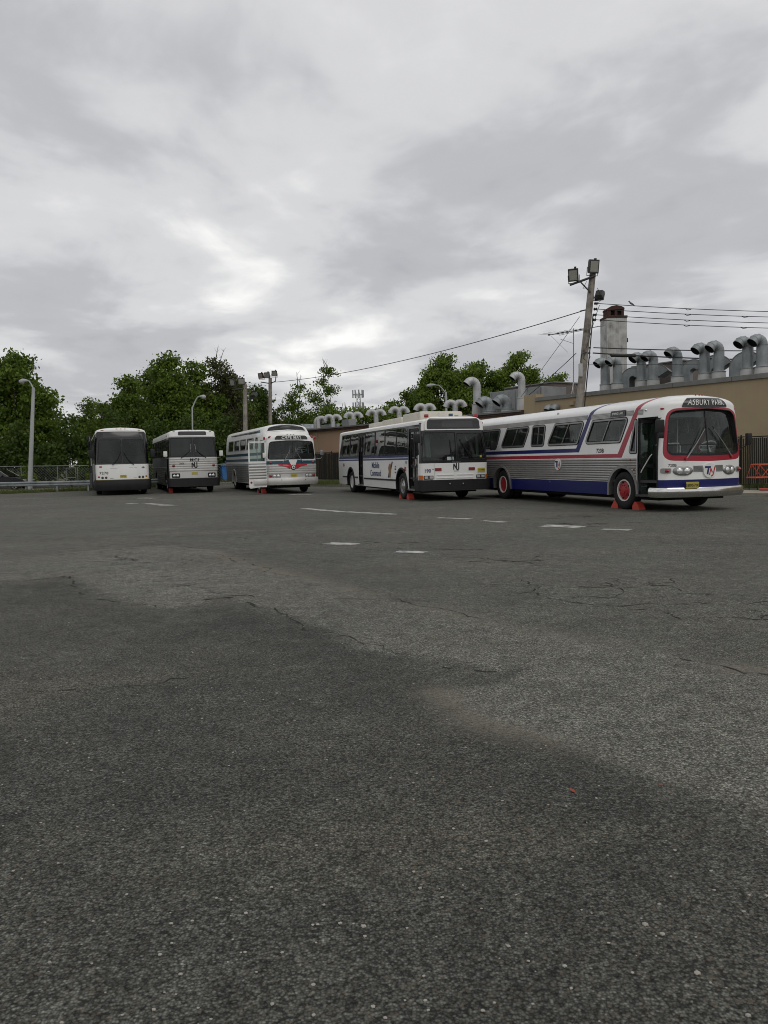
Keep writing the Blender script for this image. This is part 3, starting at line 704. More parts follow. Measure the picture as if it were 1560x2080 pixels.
    MB().box((-10.2, 0, .55), (2.6, 1.9, .5)).build('engine_sump', 'under_dark', root)
    a = pose[2]
    chock(*bus_pt(pose, -1.72+.47, -1.12), a-PI/2, 'orange chock in front of the Asbury Park bus front wheel'); chock(*bus_pt(pose, -1.72-.47, -1.12), a+PI/2, 'orange chock behind the Asbury Park bus front wheel')
bus_striped()

# ------------------------------------------------------------------ white command bus with black glazing
def bus_command():
    pose = (2.55, 28.146, .291)
    root = bus_root('city_bus', pose, 'white Mobile Command transit bus with black window band and three roof pods')
    L, Wd = 12.3, 2.59
    keys = [(.36, .02, .0), (.7, 0, 0), (1.48, 0, 0), (1.66, .01, .01), (2.72, .09, .13), (2.80, .10, .13)]+roofkeys(2.80, .10, .13, 2.98, 1.295, .5, .4, 9, 1.6, .8)
    s = Shell(root, L, Wd, .13, .06, keys); V = s.V; U = s.U
    reg = []; holes = []; panes = []
    for sg in (-1, 1):
        u = lambda x: s.U(x, sg)
        reg += [(rect(u(12.25), u(.05), 1.64, 2.73), 'black_gloss'), (rect(u(12.25), u(1.33), 1.48, 1.545), 'stripe_blue'), (rect(u(12.25), u(1.33), 1.57, 1.66), 'stripe_blue')]
        reg += [([(u(12.4), 1.4), (u(12.28), 1.4), (u(11.72), 2.8), (u(12.4), 2.8)], 'white_paint')]
        xs = [1.42, 2.85, 4.42, 5.86, 7.50] if sg < 0 else [.55, 1.5, 2.85, 4.42, 5.86, 7.50, 8.5]
        for a, b in zip(xs[:-1], xs[1:]): panes.append(rpoly(rect(*sorted((u(a+.03), u(b-.03))), 1.72, 2.67), .04, 3))
        for a, b in ((8.62, 10.1), (10.2, 11.6)): panes.append(rpoly(rect(*sorted((u(a), u(b))), 1.72, 2.67), .04, 3))
        for x in (2.13, 9.85): holes.append(s.arch(x, .64, .50, sg))
    holes += panes
    door2 = rect(U(8.42), U(7.66), .40, 2.72); door1 = rect(U(1.31), U(.26), .40, 2.60); holes += [door1, door2]
    wsL = rpoly([(-1.24, 1.42), (.05, 1.42), (.05, 2.43), (-1.18, 2.43)], .05, 3); wsR = rpoly([(.11, 1.46), (1.22, 1.46), (1.14, 2.40), (.11, 2.40)], .05, 3); holes += [wsL, wsR]
    reg += [(rect(-s.F-s.C-.01, s.F+s.C+.01, 1.34, 2.50), 'black_gloss')]
    s.body('body', 'white_paint', reg, holes)
    for p in panes: s.window(p, 'black_gloss', 'glass_smoke', .012, .006)
    for p in (wsL, wsR):
        o = s.panel('windshield', grow(p, .01), 'black_plastic', .008, -.03, [grow(p, -.02)]); s.panel('pane', grow(p, -.015), 'glass_shade', -.01, None, parent=o)
    # sign box
    o = s.panel('destination_sign', rpoly(rect(-1.16, 1.16, 2.50, V(2.93)), .05, 3), 'white_paint', .06, -.02)
    s.panel('sign_glass', rpoly(rect(-1.08, 1.08, 2.54, V(2.885)), .05, 3), 'black_gloss', .065, .04, parent=o)
    s.panel('sign_face', rect(-.5, .78, 2.60, V(2.83)), 'lamp_dark', .068, .06, parent=o)
    # nose
    s.text('lettering', 'METRO', .05, 1.37, .07, 'ink_grey', .01, .001, sx=1.4)
    s.text('fleet_number', '190', -1.03, 1.07, .17, 'ink_blue', .008, .004)
    s.strips('emblem', [rect(-.86, -.80, 1.12, 1.145)], 'ink_grey', .008)
    o = s.strips('emblem', NJ(.23, .26, .04, 1.205), 'ink_black', .008); s.text('lettering', 'TRANSIT', .04, 1.05, .05, 'ink_black', .008)
    s.text('fleet_number', '190', U(1.58), 1.38, .13, 'ink_blue', .008, .003)
    for sg in (-1, 1):
        s.panel('brake_lamp', rpoly(rect(*sorted((sg*.52, sg*.76)), 1.07, 1.17), .015, 2), 'lens_dull_red', .02, 0)
        o = s.panel('headlight_bezel', rpoly(rect(*sorted((sg*.82, sg*1.17)), .775, .905), .015, 2), 'black_plastic', .02, 0)
        for k in (.90, 1.08): s.panel('headlight', rpoly(rect(*sorted((sg*(k-.065), sg*(k+.065))), .80, .885), .015, 2), 'lamp_glass', .025, .01, parent=o)
        s.panel('turn_signal', rpoly(rect(*sorted((sg*1.19, sg*(s.F+s.C+.03))), .76, .92), .015, 2), 'lens_amber', .02, 0)
        for v in (.80, .91): s.panel('vent_rib', rect(*sorted((sg*.05, sg*.70)), v, v+.025), 'white_paint', .018, 0)
        s.dome('tow_eye', sg*.25, .60, .03, .03, .03, 'trim_metal', .12)
        m = MB().box((-.25, sg*.95, 3.02), (.12, .14, .12), bev=.02).build('beacon', 'lens_red', root, 40)
        s.dome('marker_light', s.U(.1, sg), V(2.76), .07, .025, .03, 'lens_dull_red')
        s.panel('rub_rail', rect(*sorted((s.U(7.50, sg), s.U(2.86, sg))), .675, .735), 'black_plastic', .03, 0)
        s.panel('rub_rail', rect(*sorted((s.U(9.1, sg), s.U(8.6, sg))), .70, .76), 'black_plastic', .03, 0); s.panel('rub_rail', rect(*sorted((s.U(11.4, sg), s.U(10.55, sg))), .70, .76), 'black_plastic', .03, 0)
        for x in (2.13, 9.85):
            s.arch_trim(x, .64, .06, 'black_plastic', .50, sg, out=.035); wheel_well(root, -x, sg*Wd/2, sg, .66, .8, .5)
        s.panel('reflector', rpoly(rect(*sorted((s.U(11.3, sg), s.U(11.1, sg))), 1.22, 1.36), .05, 3), 'lens_red', .012, 0)
    s.panel('brake_notice', rect(U(1.78), U(1.58), 1.06, 1.22), 'lens_red', .008, 0)
    s.panel('panel_seam', rect(-.79, -.783, .78, 1.33), 'ink_grey', .004, 0)
    o = s.panel('licence_plate', rpoly(rect(.88, 1.17, .995, 1.145), .01, 2), 'plate_yellow', .025, 0); s.text('lettering', 'TR 4886', 1.025, 1.07, .075, 'ink_black', .028, parent=o)
    bo = lambda u_, v_: .11
    s.panel('bumper', rpoly(rect(-s.F-s.C-.25, s.F+s.C+.25, .37, .75), .04, 3), 'black_plastic', .11, -.02)
    # side print
    s.text('lettering', 'Mobile', U(5.66), 1.27, .37, 'ink_blue', .008, .005, sx=1.08, space=1.05); s.text('lettering', 'Command', U(5.66), .94, .37, 'ink_blue', .008, .005, sx=1.0, space=1.05)
    c = U(3.62)
    s.strips('emblem', [[(c-.28, .78), (c-.10, .80), (c-.02, 1.05), (c-.16, 1.02)], [(c+.10, 1.18), (c+.28, 1.42), (c+.40, 1.42), (c+.16, 1.08)]], 'ink_black', .008)
    s.strips('emblem', [[(c-.22, 1.18), (c-.05, 1.34), (c+.12, 1.34), (c+.15, 1.05), (c+.06, .78), (c-.08, .80), (c-.15, 1.0)]], 'brown_ink', .010)
    s.strips('emblem', [[(U(2.98), 1.10), (U(2.80), 1.10), (U(2.80), 1.16), (U(2.98), 1.16)], [(U(2.95), 1.20), (U(2.83), 1.20), (U(2.83), 1.26), (U(2.95), 1.26)], [(U(2.98), .98), (U(2.80), .98), (U(2.80), 1.03), (U(2.98), 1.03)]], 'ink_blue', .008)
    s.text('lettering', 'TRANSIT', U(11.1), 2.60, .09, 'ink_grey', .012)
    # doors: dark leaves set back in the openings
    yy = -Wd/2
    for (xa, xb, zt) in ((-1.31, -.26, 2.60), (-8.42, -7.66, 2.72)):
        m = MB(); w = (xb-xa)/2
        for k in (0, 1):
            c_ = xa+w*(k+.5); m2 = MB()
            for q in (-1, 1): m2.box((c_+q*(w/2-.03), yy+.09, (zt+.42)/2), (.05, .04, zt-.46))
            for z in (.47, 1.25, zt-.07): m2.box((c_, yy+.09, z), (w-.02, .038, .11))
            o = m2.build('door', 'black_plastic', root); MB().box((c_, yy+.09, (1.3+zt)/2-.06), (w-.08, .008, zt-1.42)).build('pane', 'glass_dark', o); MB().box((c_, yy+.09, .86), (w-.08, .008, .68)).build('pane', 'glass_dark', o)
        MB().box(((xa+xb)/2, yy+.2, .40), (xb-xa, .5, .04)).build('step', 'trim_metal', root)
    MB().tube([(-.42, yy-.01, 1.5), (-.36, yy-.03, 1.35), (-.5, yy-.02, 1.25)], .014, 6).build('grab_rail', 'ink_white', root)
    # roof pods, small roof fittings
    for (xa, xb, h, w) in ((-8.6, -6.5, .17, 1.5), (-6.3, -3.6, .20, 1.6), (-3.3, -1.2, .27, 1.7)):
        MB().box(((xa+xb)/2, 0, 2.93+h/2), (xb-xa, w, h+.1), bev=.09).build('roof_pod', 'pod_cream', root, 40)
    MB().box((-.6, .25, 2.99), (.3, 1.2, .06), bev=.02).build('light_bar_tray', 'aluminium_dull', root)
    MB().box((-.55, .1, 3.06), (.1, .14, .12), bev=.02).build('beacon', 'teal_paint', root, 40)
    for y in (.3, .65): MB().box((-.5, y, 3.03), (.1, .14, .05), bev=.02).build('beacon', 'lens_amber', root, 40)
    mirror(root, [(-.15, -1.28, 2.5), (.05, -1.42, 2.5), (.08, -1.44, 2.3)], (.08, -1.44, 2.22), (.12, .24, .32), rz=R(-12))
    mirror(root, [(-.15, 1.28, 2.1), (.02, 1.45, 2.1), (.05, 1.47, 1.95)], (.05, 1.48, 1.92), (.12, .22, .30), rz=R(12))
    interior(root, L, Wd, .80, 5, 'seat_dark', 4.5, 1.3, wheel_mat='black_plastic')
    m = MB()
    for k, (ya, yb) in enumerate(((-1.15, -1.0), (-.98, -.78), (1.0, 1.12))):
        n = 8; V_ = []; F_ = []
        for i in range(n+1):
            yq = ya+(yb-ya)*i/n
            for z in (1.50, 2.4): V_.append((-.38+.02*math.sin(i*2.2)-.06*(z-1.5), yq*(1 if z > 2 else 1.0-.06*k*(k < 2)), z))
        m.add(V_, [(2*i, 2*i+2, 2*i+3, 2*i+1) for i in range(n)])
    m.build('curtain', 'curtain_cloth', root, 60)
    MB().box((-1.2, -.3, 1.75), (.05, 1.2, 1.0)).build('partition', 'black_plastic', root)
    s.panel('sticker', rect(.10-.4, .10-.15, 1.44, 1.56), 'sticker', -.004, None); s.panel('sticker', rect(.98, 1.06, 1.52, 1.60), 'plate_yellow', -.004, None)
    for (u0, v0, u1, v1) in ((-.12, 1.42, -.17, 2.15), (.62, 1.46, .22, 2.18), (.72, 1.46, .30, 2.0)):
        pr = s.P(np.array([u0, (u0+u1)/2, u1]), np.array([v0, (v0+v1)/2, v1]), .03); MB().tube([tuple(x) for x in pr], [.016, .012, .01], 6).build('wiper_arm', 'black_plastic', root, 40)
    wheel(root, -2.13, -1.27, -1, .5, .28, hub='rim_alloy', ring='rim_alloy', convex=True); wheel(root, -2.13, 1.27, 1, .5, .28, hub='rim_alloy', ring='rim_alloy')
    wheel(root, -9.85, -1.27, -1, .5, .28, hub='rim_white', convex=False, dual=True); wheel(root, -9.85, 1.27, 1, .5, .28, hub='rim_white', convex=False, dual=True)
    MB().box((-10.9, 0, .55), (2.2, 1.9, .5)).build('engine_sump', 'under_dark', root)
    a = pose[2]
    chock(*bus_pt(pose, -2.13+.46, -1.12), a-PI/2, 'orange chock in front of the Mobile Command bus front wheel'); chock(*bus_pt(pose, -2.13-.46, -1.12), a+PI/2, 'orange chock behind the Mobile Command bus front wheel')
bus_command()

# ------------------------------------------------------------------ two-level highway coach, door open
def coach_two_level():
    pose = (-4.272, 37.125, .355)
    root = bus_root('highway_coach', pose, 'silver coach with teal stripes, raised roof windshield and open door, signed Cape May')
    L, Wd = 11.6, 2.44
    # main hull from 0.75 m behind the nose
    kA = [(.42, .02, .0), (1.38, 0, 0), (2.10, .02, .0), (2.74, .07, .05), (2.92, .10, .12), (3.08, .15, .28)]+roofkeys(3.08, .15, .28, 3.34, 1.22, .75, .5, 9, 1.5)
    A = Shell(root, L-.75, Wd, .30, .22, kA, x0=-.75)
    kB = [(.42, .02, .0), (1.38, 0, 0), (1.62, .01, .0), (2.45, .06, .07), (2.60, .09, .10)]+roofkeys(2.60, .09, .10, 2.86, 1.22, 1.5, .2, 9, 1.9)
    B = Shell(root, 1.9, Wd-.008, .28, .20, kB)
    # --- hull A
    reg = []; holes = []; wins = []
    u = A.U
    for sg in (-1, 1):
        q = lambda x: A.U(x, sg)
        for (za, zb) in ((1.84, 1.98), (1.55, 1.69)): reg.append((rect(q(12), q(1.0), za, zb), 'teal_paint'))
        reg.append((rect(q(12), q(1.0), 1.385, 1.415), 'teal_paint'))
        reg.append(([(q(4.7), A.V(2.93)), (q(1.55), A.V(2.93)), (q(1.75), A.V(3.07)), (q(4.7), A.V(3.07))], 'teal_paint'))
        reg.append((rect(q(9.2), q(4.75), A.V(2.97), A.V(3.01)), 'ink_grey'))
        for a, b in ((10.70, 9.05), (8.75, 7.15), (6.85, 5.25), (4.95, 3.15)):
            p = rpoly([(q(a+.10), 2.17), (q(b+.10), 2.17), (q(b), 2.73), (q(a), 2.73)], .06, 4); wins.append(p); holes.append(p)
        p = rpoly([(q(2.75), 2.17), (q(2.0), 2.17), (q(2.0), 2.60), (q(2.2), 2.73), (q(2.65), 2.73)], .07, 4); wins.append(p); holes.append(p)
        holes.append(A.arch(8.85, .60, .5, sg))
    up = rpoly([(-1.10, A.V(2.94)), (0, A.V(3.00)), (1.10, A.V(2.94)), (1.02, A.V(3.16)), (.5, A.V(3.27)), (-.5, A.V(3.27)), (-1.02, A.V(3.16))], [.05, .0, .05, .08, .2, .2, .08], 4); holes.append(up)
    nose = rect(-A.F-A.C-.45, A.F+A.C+.45, .3, 2.56); holes.append(nose)
    A.body('body', 'white_paint', reg, holes)
    for p in wins: A.window(p, 'trim_metal', 'glass_dark', .03, .012)
    o = A.panel('upper_windshield', grow(up, .012), 'white_paint', .025, -.02, [grow(up, -.02)]); A.panel('pane', grow(up, -.014), 'glass_dark', .0, None, parent=o)
    for sg in (-1, 1):
        A.ribs('fluted_panel', *sorted((A.U(11.5, sg), A.U(2.0, sg))), .46, 1.375, .10, 'aluminium_dull', [A.arch(8.85, .64, .5, sg)], amp=.016)
        A.arch_trim(8.85, .60, .05, 'white_paint', .5, sg); wheel_well(root, -8.85, sg*Wd/2, sg, .62, .8, .5)
        MB().box((-6.2, sg*(Wd/2-.1), 3.03), (7.5, .05, .05)).build('drip_rail', 'trim_metal', root)
    # --- nose B
    reg = []; holes = []
    ws = rpoly([(-1.17, 1.63), (1.17, 1.63), (1.10, 2.44), (.3, 2.49), (-.3, 2.49), (-1.10, 2.44)], [.14, .14, .16, .3, .3, .16], 5); holes.append(ws)
    door = rect(B.U(1.32), B.U(.36), .46, 2.42); holes.append(door)
    holes += [B.arch(2.05, .62, .5, -1), B.arch(2.05, .62, .5, 1)]
    dw = rpoly(rect(B.U(.42, 1), B.U(1.4, 1), 1.75, 2.42), .07, 4); holes.append(dw)
    for sg in (-1, 1):
        reg += [([(sg*.22, 1.60), (sg*.12, 1.385), (sg*1.9, 1.385), (sg*1.9, 1.535), (sg*.42, 1.555)], 'teal_paint')]
        reg += [(rect(*sorted((B.U(.3, sg), B.U(3, sg))), 1.84, 1.98), 'teal_paint'), (rect(*sorted((B.U(.3, sg), B.U(3, sg))), 1.55, 1.69), 'teal_paint')]
    B.body('nose', 'white_paint', reg, holes, rear='black_plastic')
    B.window(dw, 'trim_metal', 'glass_dark', .03, .012)
    o = B.panel('windshield', grow(ws, .012), 'black_plastic', .012, -.03, [grow(ws, -.025)]); B.panel('pane', grow(ws, -.018), 'glass_clear', -.008, None, parent=o)
    B.panel('mullion', rect(-.018, .018, 1.65, 2.48), 'black_plastic', .008, -.02, parent=o)
    for sg in (-1, 1):
        pr = B.P(np.array([sg*.48, sg*.30, sg*.14]), np.array([1.46, 1.75, 2.05]), .03); MB().tube([tuple(x) for x in pr], [.016, .012, .008], 6).build('wiper_arm', 'wiper', root, 40)
        pr = B.P(np.array([sg*.16, sg*.12]), np.array([1.85, 2.25]), .02); MB().tube([tuple(x) for x in pr], .01, 5).build('wiper_blade', 'wiper', root)
        B.dome('turn_signal', sg*1.02, 1.46, .065, .065, .05, 'lens_dull_red')
        o = B.panel('headlight_bezel', rpoly(rect(*sorted((sg*.60, sg*1.13)), .77, .93), .02, 2), 'trim_metal', .025, 0)
        for k in (.70, .87): B.dome('headlight', sg*k, .85, .07, .07, .03, 'lamp_glass', .02, o)
        B.dome('turn_signal', sg*1.04, .85, .065, .065, .03, 'lens_red', .02)
        B.dome('marker_light', sg*1.16, B.V(2.66), .06, .05, .06, 'lens_red')
        MB().box((-.35, sg*1.22, 2.62), (.12, .08, .14), bev=.02).build('marker_box', 'lens_red', root, 40)
        B.dome('fog_lamp', sg*.55, .66, .03, .03, .02, 'black_plastic', .10)
        B.arch_trim(2.05, .62, .04, 'white_paint', .5, sg); wheel_well(root, -2.05, sg*Wd/2, sg, .64, .8, .5)
    B.ribs('fluted_nose', -1.22, 1.22, .95, 1.375, .105, 'aluminium_bright', amp=.03)
    B.panel('lower_nose', rect(-1.22, 1.22, .76, .95), 'aluminium_bright', .008, 0)
    B.panel('bumper', rpoly(rect(-B.F-B.C-.02, B.F+B.C+.35, .44, .76), .05, 3), 'aluminium_bright', lambda a, b: .09+.03*math.sin(PI*max(0, min(1, (b-.44)/.32))), -.02, vs=[.5, .56, .62, .68])
    sgn = rpoly([(-.86, B.V(2.545)), (.86, B.V(2.545)), (.84, B.V(2.715)), (-.84, B.V(2.715))], .03, 3)
    o = B.panel('destination_sign', sgn, 'black_gloss', .02, -.02, us=list(np.linspace(-.84, .84, 27)), vs=list(np.linspace(B.V(2.55), B.V(2.71), 7))); B.text('lettering', 'CAPE MAY', -.02, B.V(2.622), .185, 'ink_white', .032, .004, 0, 1.05, o, 1.18)
    for k in (-.35, -.1, .12, .35)[:3]: B.dome('roof_light', k+.05, B.V(2.77), .07, .025, .03, 'trim_metal')
    # winged badge
    for sg in (-1, 1): B.strips('badge_wing', [[(sg*.10, 1.33), (sg*.16, 1.16), (sg*.34, 1.27), (sg*.66, 1.34), (sg*.70, 1.40), (sg*.12, 1.39)][::sg]], 'ink_red', .044)
    o = B.dome('badge', 0, 1.24, .125, .125, .03, 'ink_black', .036, p=8); B.dome('badge_ring', 0, 1.24, .085, .085, .01, 'ink_white', .066, o, p=8); B.strips('emblem', [[(-.05, 1.21), (.05, 1.21), (0, 1.29)]], 'ink_black', .082, o)
    o = B.panel('licence_plate', rpoly(rect(-.13, .17, .80, .94), .01, 2), 'plate_yellow', .03, 0); B.text('lettering', 'HX 201', .02, .87, .07, 'ink_black', .034, parent=o)
    # open door, swung out square to the side
    yA, yB = -1.24, -2.06; xd = .02
    m = MB(); m.box((xd, (yA+yB)/2, .95), (.05, yA-yB, 1.20)); m.box((xd, yA-.03, 2.0), (.045, .06, .94)); m.box((xd, yB+.03, 2.0), (.045, .06, .94)); m.box((xd, (yA+yB)/2, 2.44), (.045, yA-yB, .06))
    m.prism([(yA, .46), (yB, .46), (yB+.05, .30), (yA-.2, .36)], (xd-.02, 0, 0), (0, 1, 0), (0, 0, 1), (1, 0, 0), .04)
    dr = m.build('door', 'white_paint', root)
    MB().box((xd, (yA+yB)/2, 2.0), (.008, yA-yB-.1, .9)).build('pane', 'glass_clear', dr)
    m = MB(); m.box((xd, (yA+yB)/2, 1.99), (.055, .03, .86)); m.build('mullion', 'trim_metal', dr)
    m = MB()
    for k in range(5): m.box((xd+.03, (yA+yB)/2, .78+k*.13), (.02, yA-yB-.02, .07), bev=.008)
    m.build('door_fluting', 'aluminium', dr, 40)
    MB().box((xd+.028, (yA+yB)/2, 1.43), (.008, yA-yB, .035)).build('door_stripe', 'teal_paint', dr)
    m = MB(); m.lathe([(.001, 0), (.16, .02), (.17, .03)], (xd+.02, 0, 0), (1, 0, 0), 8) if False else None
    MB().box((xd+.05, yA-.3, .58), (.08, .62, .24), bev=.05).build('bumper_end', 'aluminium_bright', dr, 40)
    MB().lathe([(.05, 0), (.045, .02)], (xd+.026, yB+.1, .58), (1, 0, 0), 12).build('reflector', 'lens_red', dr)
    MB().box((-.85, -1.0, .6), (.9, .5, .06)).build('step', 'floor_dark', root)
    mirror(root, [(-.05, -1.2, 1.62), (.1, -1.34, 1.6), (.12, -1.34, 1.7)], (.12, -1.33, 1.82), (.09, .17, .24), 'ink_white', armmat='wiper', rz=R(-10))
    mirror(root, [(-.05, 1.2, 1.62), (.1, 1.36, 1.62), (.12, 1.42, 1.7)], (.12, 1.42, 1.90), (.09, .17, .24), 'aluminium_dull', armmat='wiper', rz=R(10))
    interior(root, L, Wd, 1.15, 8, 'seat_dark', 3.0, .95, wheel_mat='ink_white')
    wheel(root, -2.05, -1.2, -1, .5, .28, hub='rim_alloy'); wheel(root, -2.05, 1.2, 1, .5, .28, hub='rim_alloy')
    wheel(root, -8.85, -1.2, -1, .5, .28, hub='rim_white', convex=False, dual=True); wheel(root, -8.85, 1.2, 1, .5, .28, hub='rim_white', convex=False, dual=True)
    MB().box((-10.2, 0, .6), (2.0, 1.8, .5)).build('engine_sump', 'under_dark', root)
    MB().box((-1.0, .1, .38), (1.6, 1.5, .2)).build('spare_tray', 'under_dark', root)
    a = pose[2]
    chock(*bus_pt(pose, -2.05+.46, -1.06), a-PI/2, 'orange chock in front of the Cape May coach front wheel'); chock(*bus_pt(pose, -2.05-.46, -1.06), a+PI/2, 'orange chock behind the Cape May coach front wheel')
coach_two_level()

# ------------------------------------------------------------------ square coach with fluted nose
def coach_square():
    pose = (-9.751, 40.646, .35)
    root = bus_root('highway_coach', pose, 'square coach with fluted silver nose, white roof cap and NJ emblem under the windshield')
    L, Wd = 12.2, 2.44
    keys = [(.34, .03, .0), (.78, 0, 0), (1.84, 0, .0), (2.86, .05, .22), (2.92, .055, .20), (3.10, .07, .24)]+roofkeys(3.10, .07, .24, 3.27, 1.22, .6, .4, 8, 1.6, .75)
    s = Shell(root, L, Wd, .12, .10, keys); V = s.V; U = s.U; reg = []; holes = []; wins = []
    for sg in (-1, 1):
        q = lambda x: s.U(x, sg)
        reg += [(rect(*sorted((q(12.2), q(.05))), .3, 1.86), 'aluminium_dull'), (rect(*sorted((q(12.2), q(.0))), 1.86, 2.86), 'black_gloss'), (rect(*sorted((q(11.9), q(5.4))), 1.35, 1.88), 'unit_grey')]
        for k in range(7):
            a = 1.75+k*1.4; p = rpoly([(q(a+1.34), 1.95), (q(a+.1), 1.95), (q(a), 2.78), (q(a+1.24), 2.78)], .06, 4); wins.append(p); holes.append(p)
        for x in (1.95, 9.0): holes.append(s.arch(x, .6, .5, sg))
    holes.append(rect(U(1.25), U(.35), .44, 2.75)); p = rpoly(rect(*sorted((U(.35, 1), U(1.4, 1))), 1.95, 2.78), .06, 4); wins.append(p); holes.append(p)
    ws = [rpoly([(-1.15, 1.90), (-.035, 1.90), (-.035, 2.84), (-1.12, 2.84)], .05, 3), rpoly([(.035, 1.90), (1.15, 1.90), (1.12, 2.84), (.035, 2.84)], .05, 3)]; holes += ws
    reg += [(rect(-s.F-s.C, s.F+s.C, 1.84, 2.87), 'black_gloss'), (rect(-s.F-s.C, s.F+s.C, .3, 1.84), 'aluminium')]
    s.body('body', 'white_paint', reg, holes)
    for p in wins: s.window(p, 'black_plastic', 'glass_dark', .03, .01)
    for p in ws:
        o = s.panel('windshield', grow(p, .012), 'black_plastic', .01, -.03, [grow(p, -.02)]); s.panel('pane', grow(p, -.015), 'glass_smoke', -.008, None, parent=o)
    s.ribs('fluted_nose', -1.20, 1.20, 1.13, 1.83, .115, 'aluminium_bright', amp=.035)
    s.panel('lower_nose', rect(-1.20, 1.20, .78, 1.12), 'aluminium_bright', .008, 0)
    s.panel('bumper', rpoly(rect(-s.F-s.C-.15, s.F+s.C+.15, .35, .77), .05, 3), 'black_plastic', .12, -.02)
    o = s.panel('destination_sign', rpoly(rect(-.75, .75, V(2.975), V(3.165)), .06, 4), 'black_gloss', .015, -.02); s.panel('sign_face', rect(-.66, .66, V(3.0), V(3.14)), 'lamp_dark', .018, 0, parent=o)
    s.text('lettering', 'MCI', .04, 1.70, .22, 'ink_black', .046, .004, sx=1.1, space=1.2)
    s.strips('emblem', NJ(.29, .32, .03, 1.43), 'ink_black', .048)
    s.text('fleet_number', '2006', -.60, 1.52, .13, 'ink_grey', .046, .003)
    for sg in (-1, 1):
        o = s.panel('headlight_bezel', rpoly(rect(*sorted((sg*.70, sg*1.10)), .80, 1.03), .04, 3), 'black_plastic', .02, 0)
        for k in (.82, .98): s.dome('headlight', sg*k, .90, .072, .072, .03, 'lamp_glass', .016, o)
        s.dome('turn_signal', sg*1.0, 1.41, .075, .065, .05, 'lens_dull_red', .034)
        s.dome('marker_light', sg*1.02, V(3.16), .07, .025, .03, 'lens_dull_red'); s.dome('marker_light', s.U(1.2, sg), V(2.98), .09, .04, .03, 'lens_dull_red')
        for x in (1.95, 9.0): wheel_well(root, -x, sg*Wd/2, sg, .62, .8, .5)
        pr = s.P(np.array([sg*.62, sg*.34, sg*.12]), np.array([1.80, 2.02, 2.22]), .05); MB().tube([tuple(x) for x in pr], [.022, .016, .012], 6).build('wiper_arm', 'black_plastic', root, 40)
        pr = s.P(np.array([sg*.14, sg*.10]), np.array([2.1, 2.5]), .03); MB().tube([tuple(x) for x in pr], .012, 5).build('wiper_blade', 'wiper', root)
        s.ribs('fluted_panel', *sorted((s.U(12.1, sg), s.U(1.35, sg))), .42, 1.33, .10, 'aluminium_dull', [s.arch(1.95, .62, .5, sg), s.arch(9.0, .62, .5, sg)], amp=.016)
        mirror(root, [(-.05, sg*1.19, 1.80), (.12, sg*1.38, 1.82), (.14, sg*1.40, 1.9)], (.14, sg*1.40, 2.02), (.10, .19, .28), 'ink_white', armmat='wiper', rz=R(10*sg))
    for k in (-.3, 0, .3): s.dome('roof_light', k, V(3.235), .07, .025, .03, 'lens_dull_red')
    o = s.panel('licence_plate', rpoly(rect(-.12, .18, .95, 1.08), .01, 2), 'plate_yellow', .02, 0)
    s.panel('notice', rect(-.62, -.40, 1.93, 2.14), 'sticker', -.02, None)
    m = MB(); m.box((-.80, -1.17, 1.6), (.86, .04, 2.26)); o = m.build('door', 'black_plastic', root); MB().box((-.80, -1.195, 2.2), (.66, .008, .9)).build('pane', 'glass_dark', o); MB().tube([(-.38, -1.2, .9), (-.38, -1.2, 1.75)], .016, 6).build('grab_rail', 'wiper', o)
    interior(root, L, Wd, 1.2, 8, 'seat_dark', 2.8, 1.0)
    for x, dl in ((-1.95, False), (-9.0, True)):
        for sg in (-1, 1): wheel(root, x, sg*1.2, sg, .5, .28, hub='rim_alloy', convex=not dl, dual=dl)
    MB().box((-10.6, 0, .6), (2.2, 1.8, .5)).build('engine_sump', 'under_dark', root)
    a = pose[2]; chock(*bus_pt(pose, -1.95+.46, -1.06), a-PI/2, 'orange chock in front of the square NJ coach front wheel')
coach_square()

